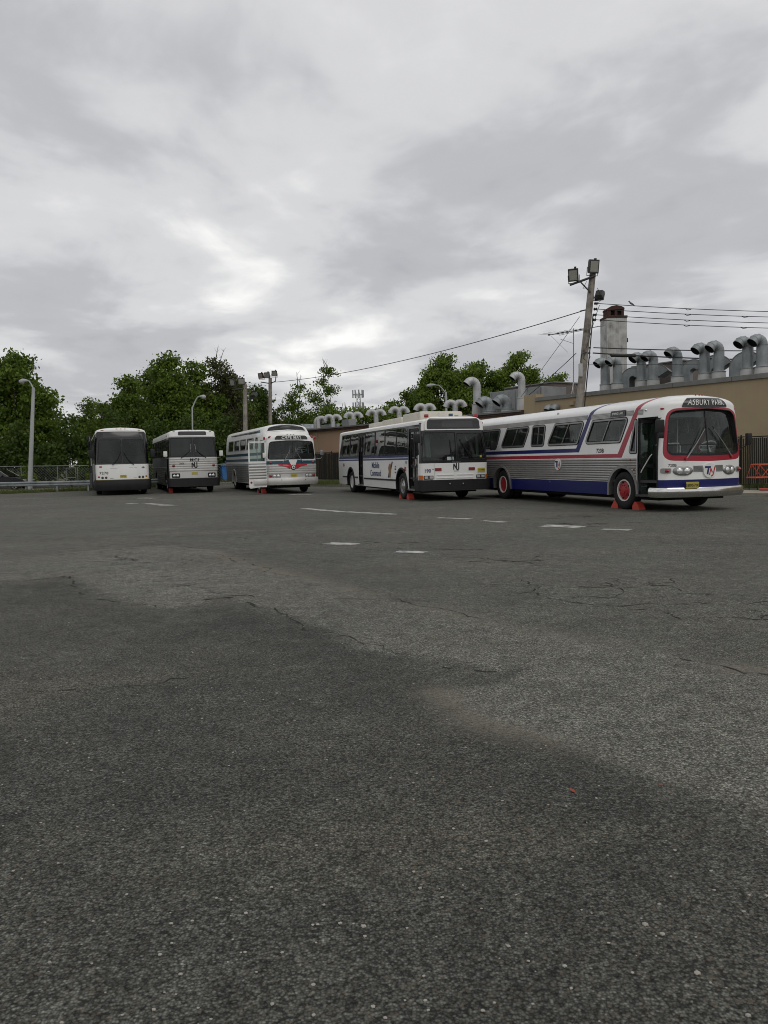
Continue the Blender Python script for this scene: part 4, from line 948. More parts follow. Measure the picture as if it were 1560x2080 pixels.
# ------------------------------------------------------------------ white nosed modern coach
def coach_modern():
    pose = (-13.142, 39.822, .368)
    root = bus_root('highway_coach', pose, 'white nosed coach 7278 with black windshield surround and deep black bumper')
    L, Wd = 13.7, 2.59
    keys = [(.24, .03, .02), (.8, 0, 0), (1.55, 0, .02), (2.6, .03, .18), (3.05, .06, .28), (3.18, .08, .34)]+roofkeys(3.18, .08, .34, 3.42, 1.295, .45, .4, 8, 1.6, .8)
    s = Shell(root, L, Wd, .24, .16, keys); V = s.V; U = s.U; reg = []; holes = []; wins = []
    for sg in (-1, 1):
        q = lambda x: s.U(x, sg)
        reg += [(rect(*sorted((q(13.6), q(.1))), 1.6, 3.10), 'black_gloss'), (rect(*sorted((q(13.6), q(.2))), .2, 1.6), 'aluminium_dull')]
        for k in range(7):
            a = 1.9+k*1.6; p = rpoly(rect(*sorted((q(a+1.5), q(a))), 1.75, 2.9), .06, 4); wins.append(p); holes.append(p)
        for x in (1.85, 9.8, 11.1): holes.append(s.arch(x, .58, .5, sg))
    p = rpoly(rect(*sorted((U(.45, 1), U(1.6, 1))), 1.75, 2.9), .06, 4); wins.append(p); holes.append(p); holes.append(rect(U(1.35), U(.40), .36, 2.75))
    ws = [rpoly([(-1.18, 1.64), (-.03, 1.62), (-.03, 2.80), (-1.10, 2.80)], .06, 3), rpoly([(.03, 1.62), (1.18, 1.64), (1.10, 2.80), (.03, 2.80)], .06, 3)]; holes += ws
    reg += [(rpoly([(-s.F-s.C-.05, 1.55), (s.F+s.C+.05, 1.55), (s.F+s.C*.7, V(3.20)), (-s.F-s.C*.7, V(3.20))], [0, 0, .2, .2], 5), 'black_gloss'), (rect(-s.F-s.C-.3, s.F+s.C+.3, .2, .79), 'black_plastic')]
    s.body('body', 'white_paint', reg, holes)
    for p in wins: s.window(p, 'black_gloss', 'glass_dark', .03, .006)
    for p in ws:
        o = s.panel('windshield', grow(p, .012), 'black_plastic', .008, -.03, [grow(p, -.02)]); s.panel('pane', grow(p, -.015), 'glass_shade', -.008, None, parent=o)
    o = s.panel('destination_sign', rpoly(rect(-.96, .96, 2.87, V(3.17)), .03, 3), 'black_gloss', .012, -.01); s.panel('sign_face', rect(-.92, .92, 2.90, V(3.15)), 'lamp_dark', .015, 0, parent=o)
    s.panel('bumper', rpoly(rect(-s.F-s.C-.5, s.F+s.C+.5, .26, .77), .06, 3), 'black_plastic', lambda a, b: .08+.04*math.sin(PI*max(0, min(1, (b-.26)/.51))), -.02, vs=[.35, .45, .55, .65])
    s.panel('lamp_strip', rect(-s.F-s.C*.6, s.F+s.C*.6, .775, .80), 'plate_yellow', .02, 0)
    s.text('fleet_number', '7278', -.90, 1.12, .18, 'ink_black', .008, .002, sx=1.1, space=1.1)
    s.panel('notice', rect(-1.10, -.98, 1.40, 1.47), 'lens_red', .006, 0)
    s.strips('emblem', [[(1.0, 1.33), (1.09, 1.38), (1.0, 1.43), (.91, 1.38)]], 'ink_grey', .006)
    s.strips('seam', [rect(-.6, -.25, 1.35, 1.358), rect(.3, .7, 1.37, 1.378), rect(-.5, .55, .845, .86)], 'ink_grey', .005)
    s.strips('seam', [rect(-.62, -.5, .845, .86), rect(.55, .68, .845, .86)], 'ink_grey', .006)
    for sg in (-1, 1):
        for k in (.80, .97): s.dome('headlight', sg*k, .895, .062, .062, .02, 'lamp_dark', .0)
        s.dome('turn_signal', sg*1.14, .93, .05, .05, .02, 'lens_amber' if sg > 0 else 'lens_red')
        s.dome('marker_light', sg*1.02, V(3.27), .08, .03, .03, 'lens_amber')
        for x in (1.85, 9.8, 11.1): wheel_well(root, -x, sg*Wd/2, sg, .6, .8, .5)
        mirror(root, [(-.1, sg*1.25, 2.95), (.15, sg*1.45, 2.7), (.18, sg*1.47, 2.3)], (.18, sg*1.47, 2.08), (.12, .22, .42), 'black_plastic', rz=R(10*sg))
        sd = sg*.55-.02 if sg > 0 else -.47
        pr = s.P(np.array([sd, (sd+.05*0)/2, .08*sg]), np.array([1.52, 1.8, 2.15]), .05); MB().tube([tuple(x) for x in pr], [.022, .018, .012], 6).build('wiper_arm', 'black_plastic', root, 40)
    for k in (-.27, 0, .27): s.dome('roof_light', k, V(3.33), .07, .028, .03, 'lens_amber')
    o = s.panel('licence_plate', rpoly(rect(-.14, .17, .885, 1.02), .01, 2), 'plate_yellow', .015, 0); s.text('lettering', 'TX 7278', .015, .95, .065, 'ink_black', .018, parent=o)
    # entry door standing open on the right
    xa = -.25
    m = MB(); m.box((xa, -1.44, 1.75), (.05, .04, 2.5)); m.box((xa-.6, -1.54, 1.75), (.05, .04, 2.5)); m.box((xa-.3, -1.49, 2.98), (.6, .05, .06), R(10)); m.box((xa-.3, -1.49, .75), (.6, .045, .7), R(10))
    o = m.build('door', 'black_plastic', root); MB().box((xa-.3, -1.49, 2.03), (.55, .008, 1.8), R(10)).build('pane', 'glass_dark', o)
    MB().tube([(xa+.02, -1.47, 1.5), (xa+.02, -1.47, 2.3)], .014, 6).build('grab_rail', 'ink_white', o)
    interior(root, L, Wd, 1.2, 9, 'seat_dark', 2.8, 1.0, wheel_mat='black_plastic', steer_z=1.4)
    for x, dl in ((-1.85, False), (-9.8, True), (-11.1, False)):
        for sg in (-1, 1): wheel(root, x, sg*1.26, sg, .5, .29, hub='rim_alloy', convex=not dl, dual=dl)
    MB().box((-12.3, 0, .6), (2.0, 1.9, .5)).build('engine_sump', 'under_dark', root)
coach_modern()

# ================================================================== ground
def seg_dist(P, poly, closed=True):
    poly = np.asarray(poly, float); d = np.full(len(P), 1e9); b = np.roll(poly, -1, 0) if closed else poly[1:]; a = poly if closed else poly[:-1]
    for p, q in zip(a, b):
        e = q-p; t = np.clip(((P-p) @ e)/(e @ e), 0, 1); d = np.minimum(d, np.linalg.norm(P-p-t[:, None]*e, axis=1))
    return d
def vnoise(P, sc, seed):
    r = np.random.default_rng(seed); T = r.random((64, 64)); q = P*sc; i = np.floor(q).astype(int); f = q-i; f = f*f*(3-2*f)
    g = lambda a, b: T[(i[:, 0]+a) % 64, (i[:, 1]+b) % 64]
    return (g(0, 0)*(1-f[:, 0])+g(1, 0)*f[:, 0])*(1-f[:, 1])+(g(0, 1)*(1-f[:, 0])+g(1, 1)*f[:, 0])*f[:, 1]
def fb(P, sc, seed): return sum(vnoise(P, sc*2**k, seed+k)*.5**k for k in range(4))/1.875
EA = [(-9.5, 10.2), (-6.71, 12.1), (-6.2, 12.61), (-5.43, 13.69), (-4.15, 14.64), (-2.99, 13.55), (-1.51, 10.79), (-.88, 9.82), (-.02, 8.48), (.69, 7.45), (1.32, 6.64), (1.95, 5.98), (2.6, 5.29), (2.79, 5.04), (4.2, 3.4)]
EB = [(-8.2, 8.6), (-5.59, 10.05), (-5.12, 10.4), (-4.75, 10.43), (-4.34, 10.73), (-3.26, 9.03), (-2.79, 8.59), (-2.34, 8.17), (-2.0, 8.27), (-1.77, 8.69), (-1.29, 8.05), (-.83, 7.57), (-.36, 6.7), (-.18, 6.29)]
EC = [(.13, 5.98), (.58, 5.58), (.9, 5.38), (.69, 5.13), (.26, 4.95), (.53, 4.36), (.8, 4.04), (1.09, 3.69), (1.38, 3.42), (1.57, 3.19), (1.7, 3.05), (2.6, 2.0)]
OVER = EA+EC[::-1]+EB[::-1]                       # the worn overlay strip
def spaced(a, b, fine, lo, hi, grow_):
    xs = [lo]; st = fine
    while xs[-1] < hi: xs.append(xs[-1]+fine)
    st = fine
    while xs[-1] < b: st *= grow_; xs.append(xs[-1]+st)
    st = fine
    while xs[0] > a: st *= grow_; xs.insert(0, xs[0]-st)
    return np.array(xs)
xs = spaced(-60, 60, .075, -8, 6, 1.06); ys = spaced(-40, 80, .075, 1, 16, 1.05)
X, Y = np.meshgrid(xs, ys); P2 = np.stack([X.ravel(), Y.ravel()], 1)
jit = (np.stack([fb(P2, 1.3, 11), fb(P2, 1.3, 31)], 1)-.5)*.24
Q = P2+jit; ins = inpoly(Q, OVER); dd = seg_dist(Q, OVER)
sd = np.where(ins, dd, -dd)
soft = np.clip(sd/.08+.5, 0, 1)
below = np.zeros(len(P2)); low = OVER and (EB+EC)
lowline = np.array(EB+EC); yl = np.interp(P2[:, 0], lowline[np.argsort(lowline[:, 0]), 0], lowline[np.argsort(lowline[:, 0]), 1])
near = np.clip((yl-P2[:, 1])/.8+.3, 0, 1)
wear_grazing_light = .48-.40*near*(1-soft)+.54*soft*(.6+.8*(fb(P2, .5, 5)-.3))
wear_grazing_light += (fb(P2, .35, 77)-.5)*.38+(fb(P2, 1.6, 91)-.5)*.34+(fb(P2, .8, 191)-.5)*.3
small = [(-2.79, 8.59), (-2.34, 8.17), (-1.77, 8.69), (-2.45, 9.64)]; ds = np.where(inpoly(Q, small), 1, 0); wear_grazing_light += .12*ds
wear_grazing_light += .10*np.clip((P2[:, 1]-14)/12, 0, 1)  # paler tone far off: brightening at grazing view painted into the colour
tri = [(.13, 5.98), (.58, 5.58), (.9, 5.38), (.69, 5.13), (.26, 4.95), (-.4, 5.6)]; wear_grazing_light -= .22*inpoly(Q, tri)
dz = (fb(P2, .25, 3)-.5)*.035+(fb(P2, 1.1, 8)-.5)*.010+.007*soft
# level under the tyres so that every wheel stands on the paving
far = np.clip((P2[:, 1]-14)/4, 0, 1); dz *= 1-far
Zs = dz-.0
nx, ny = len(xs), len(ys); idx = np.arange(nx*ny).reshape(ny, nx)
Fq = np.stack([idx[:-1, :-1], idx[:-1, 1:], idx[1:, 1:], idx[1:, :-1]], -1).reshape(-1, 4)
me = bpy.data.meshes.new('parking_lot'); me.from_pydata(np.stack([P2[:, 0], P2[:, 1], Zs], 1).tolist(), [], Fq.tolist()); me.materials.append(MAT['asphalt'])
at_ = me.attributes.new('wear_grazing_light', 'FLOAT', 'POINT'); at_.data.foreach_set('value', np.clip(wear_grazing_light, 0, 1).astype(np.float32))
dl = np.minimum(seg_dist(Q, EA[5:], False)/.20, seg_dist(Q, EC[4:], False)/.16); dust = np.exp(-dl**2)*np.clip((fb(P2, 1.2, 55)-.3)*3, 0, 1)*.8
at_ = me.attributes.new('dust', 'FLOAT', 'POINT'); at_.data.foreach_set('value', dust.astype(np.float32))
me.polygons.foreach_set('use_smooth', np.ones(len(me.polygons), bool)); me.update()
lot = bpy.data.objects.new('parking_lot', me); COL.objects.link(lot); tag(lot, kind='structure')
def hgts(p):
    q = p+(np.stack([fb(p, 1.3, 11), fb(p, 1.3, 31)], 1)-.5)*.24
    s_ = seg_dist(q, OVER)*np.where(inpoly(q, OVER), 1, -1); sf = np.clip(s_/.08+.5, 0, 1)
    return ((fb(p, .25, 3)-.5)*.035+(fb(p, 1.1, 8)-.5)*.010+.007*sf)*(1-np.clip((p[:, 1]-14)/4, 0, 1))
def hgt(x, y):
    return float(hgts(np.array([[x, y]], float))[0])
base = mesh_obj('ground', [(-2500, -2500, -.06), (2500, -2500, -.06), (2500, 2500, -.06), (-2500, 2500, -.06)], [(0, 1, 2, 3)], 'dirt_verge'); tag(base, kind='structure')
# faded paint fragments
def ragged(pts, jitter, n=5):
    out = []
    for a, b in zip(pts, pts[1:]+pts[:1]):
        for k in range(n):
            t = k/n; out.append((a[0]+(b[0]-a[0])*t+random.uniform(-jitter, jitter), a[1]+(b[1]-a[1])*t+random.uniform(-jitter, jitter)))
    return out
def mark(p0, p1, w, jitter=.02, mat='line_paint', name='painted_line', z=.005):
    a, b = Vector(p0), Vector(p1); t = (b-a).normalized(); n = Vector((-t.y, t.x))*w/2
    pts = ragged([tuple(a-n), tuple(b-n), tuple(b+n), tuple(a+n)], jitter, 7)
    c = (a+b)/2; V = [(c.x, c.y, hgt(c.x, c.y)+z)]+[(x, y, hgt(x, y)+z) for x, y in pts]; m = len(pts)
    return mesh_obj(name, V, [(0, 1+i, 1+(i+1) % m) for i in range(m)], mat, lot)
for a, b, w, j in [((-2.55, 25.1), (-1.2, 23.1), .30, .04), ((-1.15, 23.05), (.34, 21.5), .30, .05), ((1.37, 19.95), (2.15, 19.35), .22, .03), ((2.32, 18.7), (2.81, 18.15), .22, .03),
                   ((3.45, 17.05), (4.2, 16.45), .48, .05), ((4.43, 15.9), (4.91, 15.6), .26, .03), ((-1.05, 14.35), (-.5, 14.05), .36, .04), ((.19, 12.75), (.66, 12.55), .30, .03),
                   ((-11.1, 35.7), (-10.2, 35.1), .5, .06), ((-9.2, 30.6), (-8.5, 29.6), .38, .06), ((-8.5, 29.5), (-7.7, 28.6), .42, .07), ((-10.05, 30.9), (-9.6, 30.4), .3, .05), ((-4.3, 36.0), (-3.2, 35.3), .35, .04)]:
    mark(a, b, w, j)
def crack(pts, w, wob=.09, step=.07):
    P = []
    for (x0, y0), (x1, y1) in zip(pts[:-1], pts[1:]):
        n = max(1, int(math.hypot(x1-x0, y1-y0)/step)); P += [(x0+(x1-x0)*k/n, y0+(y1-y0)*k/n) for k in range(n)]
    P.append(pts[-1]); m = len(P); ox = np.cumsum(rng.normal(0, wob*.35, m)); ox -= np.linspace(ox[0], ox[-1], m); V = []; F = []
    for i, (x, y) in enumerate(P):
        a = P[max(i-1, 0)]; b = P[min(i+1, m-1)]; l = math.hypot(b[0]-a[0], b[1]-a[1])+1e-9; nx_, ny_ = -(b[1]-a[1])/l, (b[0]-a[0])/l
        ww = w*.8*abs(rng.normal(.45, .6))*math.sin(PI*(i+.3)/(m+.6))**.4+.002; c = ox[i]
        for sgn in (-1, 1):
            xx, yy_ = x+nx_*(c+sgn*ww/2), y+ny_*(c+sgn*ww/2); V.append((xx, yy_))
    V = np.array(V); V = np.column_stack([V, hgts(V)+.003]); run = 0
    for i in range(m-1):
        if run == 0 and rng.random() < .10: run = int(rng.integers(2, 7))
        if run > 0: run -= 1; continue
        F.append((2*i, 2*i+1, 2*i+3, 2*i+2))
    return mesh_obj('crack', V, F, 'crack_dark', lot)
crack(EA[1:6], .05); crack([(-2.99, 13.55), (-1.51, 10.79), (-.88, 9.82)], .03); crack([(-.02, 8.48), (.69, 7.45), (1.32, 6.64)], .018); crack([(1.95, 5.98), (2.79, 5.04)], .016)
crack(EB[3:8], .045); crack(EB[7:11], .045); crack(EB[10:], .03); crack([(-2.45, 9.64), (-1.95, 9.0), (-1.3, 8.4), (-.5, 8.5), (.2, 8.2)], .03); crack([(-2.9, 9.2), (-2.45, 9.64), (-2.2, 9.3)], .035)
crack([(-.1, 6.3), (.13, 5.98), (.58, 5.58), (.9, 5.38)], .02); crack([(-2.9, 5.1), (-2.3, 5.35), (-1.6, 5.3), (-1.2, 5.6)], .014)
for pts, w in [([(1.0, 9.3), (1.5, 9.0), (2.2, 8.9), (2.9, 8.6)], .03), ([(1.3, 8.4), (1.9, 8.2), (2.3, 7.8), (3.0, 7.7)], .03), ([(1.6, 9.6), (1.8, 8.9), (1.75, 8.3), (2.1, 7.7)], .025), ([(2.4, 9.3), (2.5, 8.6), (2.3, 8.1)], .025),
               ([(2.9, 8.6), (3.6, 8.0), (4.4, 7.8), (5.2, 7.2)], .03), ([(3.0, 7.2), (3.6, 7.0), (4.4, 6.6)], .035), ([(3.3, 7.5), (3.7, 6.9), (3.6, 6.4)], .025), ([(3.75, 17.5), (4.3, 17.35), (4.9, 17.2)], .16), ([(3.9, 16.7), (4.5, 16.5), (5.0, 16.2)], .14),
               ([(2.2, 18.9), (3.0, 18.6), (4.4, 19.0), (5.6, 18.7)], .06), ([(-.4, 14.5), (.3, 14.1), (.8, 14.3)], .10), ([(.6, 13.1), (1.1, 12.9), (1.7, 12.95)], .07), ([(1.5, 19.9), (2.6, 19.3)], .07), ([(1.4, 11.6), (1.8, 11.2), (2.3, 11.3)], .06), ([(1.1, 12.0), (1.75, 11.5), (2.2, 10.7)], .035),
               ([(-5.5, 15.5), (-3.0, 15.6), (-.5, 13.4), (1.5, 11.6)], .025), ([(-8.0, 19.5), (-3.5, 18.0), (-1.0, 16.0)], .03), ([(4, 13.2), (7, 12.1), (9, 11.8)], .03), ([(-.5, 27.2), (1.6, 25.5), (4.8, 22.2), (6.5, 20.0)], .04), ([(-9, 24), (-4, 22.5), (0, 19)], .03),
               ([(-4.6, 12.2), (-3.6, 12.4), (-2.8, 12.0)], .035), ([(-4.2, 12.0), (-3.9, 11.8), (-3.2, 12.1)], .03), ([(-3.6, 10.2), (-2.6, 10.1), (-1.9, 10.4)], .025), ([(-1.5, 11.5), (-1.0, 11.4), (-.5, 11.5)], .02)]:
    crack(pts, w)
for (cx_, cy_, rx, ry, n) in ((2.1, 8.7, 1.1, .8, 16), (3.9, 7.1, 1.0, .6, 12), (4.4, 17.1, .9, .5, 8), (.3, 13.6, .9, .7, 8), (1.9, 11.2, .8, .6, 8), (-3.3, 12.1, 1.2, .5, 8), (5.5, 19.3, 2.5, .6, 8)):
    for k in range(n):                                   # crazed spots
        x, y = cx_+rng.normal(0, rx*.5), cy_+rng.normal(0, ry*.5); q = rng.uniform(0, PI); l = rng.uniform(.15, .5)
        crack([(x, y), (x+l*math.cos(q), y+l*math.sin(q)), (x+l*1.5*math.cos(q+.6), y+l*1.5*math.sin(q+.6))], rng.uniform(.010, .026)*(1+cy_/18), .05, .05)
# loose pale grit on the paving
def grit():
    bm = bmesh.new(); bmesh.ops.create_icosphere(bm, subdivisions=1, radius=1); bm.verts.index_update(); iv = np.array([v.co[:] for v in bm.verts]); fi = np.array([[v.index for v in f.verts] for f in bm.faces]); bm.free()
    n = 650; y = 1.6+6.5*rng.random(n)**1.7; x = rng.uniform(-.62, .62, n)*y; r = rng.uniform(.0025, .0065, n)*np.where(rng.random(n) < .06, 1.5, 1); z = hgts(np.stack([x, y], 1))
    V = [iv*(1+rng.uniform(-.25, .25, iv.shape))*r[k]*np.array([1.2, 1, .6])+np.array([x[k], y[k], z[k]+r[k]*.4]) for k in range(n)]; F = [fi+k*len(iv) for k in range(n)]
    o = mesh_obj('loose_grit', np.vstack(V), np.vstack(F).tolist(), 'stone_pale', None); tag(o, 'pale loose grit scattered over the asphalt', 'grit', kind='stuff')
grit()
for k, (x, y, rz, lb) in enumerate([(.82, 3.44, .4, 'small curled orange leaf lying alone on the dark asphalt'), (1.23, 3.48, 2.0, 'tiny orange leaf by the pale patch edge at right')]):
    sc = .021 if k == 0 else .014; V = [(0, -1, 0), (.35, -.4, .15), (.45, .2, .22), (0, 1, .35), (-.45, .2, .2), (-.35, -.4, .12), (0, 0, .0), (0, -1.5, .1)]
    o = mesh_obj('fallen_leaf', [(a*sc, b*sc, c*sc) for a, b, c in V], [(0, 1, 6), (1, 2, 6), (2, 3, 6), (3, 4, 6), (4, 5, 6), (5, 0, 6)], 'leaf_orange'); o.location = (x, y, hgt(x, y)+.006); o.rotation_euler = (0, .1, rz); tag(o, lb, 'leaf', 'fallen leaves on the asphalt')

# ------------------------------------------------------------------ verge, kerb, concrete walk
KERB = [(30, 5), (12.84, 26.2), (4.3, 36.9), (-3.62, 46.8), (-11.95, 57.0), (-14.2, 53.2), (-18.3, 48.2), (-22.5, 44.6), (-60, 36)]
def off_line(pts, dist):
    out = []
    for i, p in enumerate(pts):
        a = Vector(pts[max(i-1, 0)]); b = Vector(pts[min(i+1, len(pts)-1)]); t = (b-a).normalized(); n = Vector((t.y, -t.x)); out.append((p[0]+n.x*dist, p[1]+n.y*dist))
    return out
k2 = off_line(KERB, .16); k3 = off_line(KERB, 14)
def ribbon(name, A, B, za, zb, mat, skirt=None):
    V = [(*p, za) for p in A]+[(*p, zb) for p in B]; n = len(A); F = [(i, n+i, n+i+1, i+1)[::-1] for i in range(n-1)]
    if skirt is not None:
        V += [(*p, skirt) for p in A]; F += [(i, i+1, 2*n+i+1, 2*n+i) for i in range(n-1)]
    return mesh_obj(name, V, F, mat)
K5 = KERB[:5]; kk = off_line(K5, .16)
# kerb stones one by one
ks = empty('kerb', (0, 0, 0)); tag(ks, kind='structure')
for (a, b) in zip(K5[:-1], K5[1:]):
    a, b = Vector(a), Vector(b); Lk = (b-a).length; n = max(1, int(Lk/2.4)); t = (b-a)/Lk; nn = Vector((t.y, -t.x)); rz = math.atan2(t.y, t.x)
    for i in range(n):
        c = a+t*Lk*(i+.5)/n+nn*.08
        MB().box((c.x, c.y, .05+random.uniform(-.006, .006)), (Lk/n-.02, .17, .16), rz, bev=.015).build('kerb_stone', 'concrete', ks)
V = [(*p, .115) for p in off_line(K5, .17)]+[(*p, .115) for p in off_line(K5, 3.2)]
n = 5; wv = mesh_obj('verge', V, [(i, i+1, n+i+1, n+i) for i in range(n-1)], 'dirt_verge'); tag(wv, kind='structure')
V = [(*p, .121) for p in off_line(K5[:3], .19)]+[(*p, .121) for p in off_line(K5[:3], 1.9)]
wk = mesh_obj('walkway', V, [(i, i+1, 3+i+1, 3+i) for i in range(2)], 'concrete'); tag(wk, kind='structure')
LV = [(-12.5, 57.5), (-14.2, 53.2), (-18.3, 48.2), (-22.5, 44.6), (-60, 36)]
V = [(*p, .02) for p in LV]+[(-12, 70, .03), (-16, 62, .03), (-22, 58, .03), (-28, 56, .03), (-66, 50, .03)]
wv = mesh_obj('verge', V, [(i, i+1, 5+i+1, 5+i)[::-1] for i in range(4)], 'dirt_verge'); tag(wv, kind='structure')
V = [(-20, 51.0, .032), (-80, 43.5, .032), (-80, 48, .032), (-19.5, 54.2, .032)]
rd = mesh_obj('side_road', V, [(0, 1, 2, 3)[::-1]], 'concrete'); tag(rd, kind='structure')
def blades(name, pts, n, hmin, hmax, label, width=.3, mat='grass_leaf'):
    V = []; F = []
    for k in range(n):
        a, b = pts[rng.integers(len(pts)-1)], None; i = rng.integers(len(pts)-1); a, b = pts[i], pts[i+1]; t = rng.random(); x = a[0]+(b[0]-a[0])*t+rng.normal(0, width); y = a[1]+(b[1]-a[1])*t+rng.normal(0, width)
        h = rng.uniform(hmin, hmax); q = rng.uniform(0, 2*PI); w = rng.uniform(.006, .014); lx, ly = rng.normal(0, .3, 2)*h; c, s_ = math.cos(q)*w, math.sin(q)*w; z0 = a[2]
        m = len(V); V += [(x-c, y-s_, z0), (x+c, y+s_, z0), (x+lx*.4+c*.7, y+ly*.4+s_*.7, z0+h*.6), (x+lx*.4-c*.7, y+ly*.4-s_*.7, z0+h*.6), (x+lx, y+ly, z0+h)]; F += [(m, m+1, m+2, m+3), (m+3, m+2, m+4)]
    o = mesh_obj(name, V, F, mat); tag(o, label, 'grass', kind='stuff')
g1 = [(*p, .115) for p in off_line(K5[1:], .9)]
blades('grass', [(-1.5, 45.6, .115), (-3.2, 47.6, .115), (-6, 51.2, .115), (-11.5, 58.2, .1)], 9000, .08, .28, 'ragged green grass along the kerb by the dark slat fence', .55)
blades('grass', [(14.0, 30.6, .12), (15.4, 28.7, .12)], 900, .06, .25, 'weedy grass at the foot of the fence at right', .2)
blades('grass', [(-14.5, 53.8, .02), (-18.3, 48.9, .02), (-22.5, 45.4, .02), (-30, 43.6, .02)], 7000, .05, .30, 'thin dry grass along the edge of the lot by the guardrail', .5)

# ================================================================== garage building
O_ = Vector((16.1, 34.0, 0)); D_ = Vector((-.557, .83, 0)).normalized(); I_ = Vector((.83, .557, 0)).normalized()
def fp(s, back, z): return O_+D_*s+I_*back+Vector((0, 0, z))
RZ = math.atan2(D_.y, D_.x)
def bbox(m, s0, s1, b0, b1, z0, z1, bev=0.0):
    c = fp((s0+s1)/2, (b0+b1)/2, (z0+z1)/2); return m.box(c, (s1-s0, b1-b0, z1-z0), RZ, bev)
gb = empty('garage_building', fp(0, 0, 0), 0, 'long tan flat-roofed garage with grey coping behind the striped bus', 'building')
def gpart(name, boxes, mat, par, bev=0.0):
    m = MB()
    for b in boxes: bbox(m, *b, bev)
    o = m.build(name, mat); o.parent = par; o.matrix_parent_inverse = Matrix.Translation(-par.location); return o
gpart('wall', [(-26, 13.2, 0, 22, -.1, 4.62)], 'wall_tan', gb)
gpart('roof', [(-26, 13.2, .3, 22, 4.62, 4.66)], 'roof_tar', gb)
for i in range(13):                                       # coping in lengths
    gpart('coping', [(-26+i*3.0153+.006, -26+(i+1)*3.0153-.006, -.10, .34, 4.62, 4.84)], 'coping_grey', gb, .015)
gpart('pier', [(13.205, 14.15, -.02, .6, -.1, 5.03)], 'wall_tan', gb)
gpart('wall_box', [(10.3, 10.62, -.16, 0, 4.22, 4.42)], 'wall_tan', gb)
gl_ = empty('garage_building', fp(30, 0, 0), 0, 'lower salmon garage wing with brown fascia and many roof vents behind the parked buses', 'building')
gpart('wall', [(14.16, 47, .05, 20, -.1, 3.98)], 'wall_salmon', gl_)
gpart('fascia', [(14.16, 47.2, -.25, .6, 3.98, 4.2)], 'fascia_brown', gl_, .01)
gpart('pilaster', [(34.2, 34.7, -.02, .05, 0, 3.98)], 'wall_tan', gl_); gpart('pilaster', [(38.6, 39.1, -.02, .05, 0, 3.98)], 'wall_tan', gl_); gpart('pilaster', [(43.0, 43.5, -.02, .05, 0, 3.98)], 'wall_tan', gl_)
gpart('gutter', [(14.16, 47.2, -.36, -.26, 4.10, 4.20)], 'coping_grey', gl_)
gpart('roof', [(14.16, 47, .6, 20, 4.0, 4.15)], 'roof_tar', gl_)
gpart('parapet', [(40.5, 47, 3.0, 3.3, 4.1, 4.75)], 'unit_grey', gl_)
# wall vents low on the tan wall, tangle of cable
for k, (s0, lb) in enumerate([(12.0, 'left one of two hooded vents low on the tan wall'), (11.55, 'right one of two hooded vents low on the tan wall')]):
    m = MB(); c = fp(s0, 0, 4.18); dn = (-I_*.8+Vector((0, 0, -.6)))
    m.tube([c, c-I_*.18, c-I_*.30+Vector((0, 0, -.05)), c-I_*.36+Vector((0, 0, -.16))], [.2, .2, .2, .2], 14, cap=False); o = m.build('wall_vent', 'galvanised', None, 40); tag(o, lb, 'vent', 'hooded wall vents')
# gooseneck roof vents
ORD = ['first', 'second', 'third', 'fourth', 'fifth', 'sixth', 'seventh', 'eighth', 'ninth', 'tenth']
def gooseneck(p, z0, z1, r, dirs, label, group, mat='galvanised', bend=150, br=None, base=True, bz=.45):
    root = empty('gooseneck_vent', p, 0, label, 'roof vent', group); br = br or r*1.35
    p0 = Vector((0, 0, 0))
    if base:
        m = MB(); m.lathe([(r*1.45, -.3), (r*1.25, bz*.9), (r*1.05, bz)], p0, (0, 0, 1), 16); m.build('base_cone', 'pipe_base', root, 40)
        MB().lathe([(r*1.05, bz), (r*1.35, bz-.02), (r*1.35, bz-.05), (r*1.05, bz-.05)], p0, (0, 0, 1), 16, False, False).build('collar', mat, root, 40)
    top = z1-z0-br-r
    for i, dv in enumerate(dirs):
        dv = Vector((dv[0], dv[1], 0)).normalized(); m = MB(); P = []
        if i == 0: P.append(p0); P.append(p0+Vector((0, 0, top*.5)))
        else: P.append(p0+Vector((0, 0, top*.8)))
        for k in range(8):
            q = R(bend)*k/7; P.append(p0+dv*(br-br*math.cos(q))+Vector((0, 0, top+br*math.sin(q))))
        t = (P[-1]-P[-2]).normalized(); P.append(P[-1]+t*r*.35)
        rr = [r]*(len(P)-2)+[r*1.02, r*1.04]
        m.tube(P, rr, 16, cap=False); o = m.build('duct', mat, root, 24)
        e = P[-1]; q = MB(); q.lathe([(r*.96, -.10), (r*.96, .0)], e, t, 16, True, False); q.build('throat', 'under_dark', root)
        s_ = MB()
        for k in range(2, 9, 2):
            tt = (P[min(k+1, len(P)-1)]-P[k-1]).normalized(); s_.lathe([(r*1.0, -.015), (r*1.05, 0), (r*1.0, .015)], P[k], tt, 16, False, False)
        s_.build('seam_band', mat, o, 40)
    return root
L1 = (-.97, -.22)
for k, (s0) in enumerate((9.24, 8.45, 6.93, 6.21, 4.82, 3.34, 2.60, 1.18, .51)):
    gooseneck(fp(s0, 1.2, 4.66), 4.66, 6.68, .235, [L1], f'{ORD[k]} grey gooseneck vent from the chimney along the tan roof', 'tall gooseneck vents along the tan garage roof', br=.25, bz=.62, bend=146)
LL = (-.85, .0); RR = (.95, .1)
for k, s0 in enumerate((40.25, 37.75, 34.48, 31.2, 28.12, 25.0, 21.65)):
    gooseneck(fp(s0, 1.0, 4.15), 4.15, 5.40, .185, [LL, RR] if k else [RR], f'{ORD[k]} twin hooked vent from the Cape May coach along the lower roof', 'hooked vents along the lower garage roof', 'pipe_light', bend=172, br=.31, base=False)
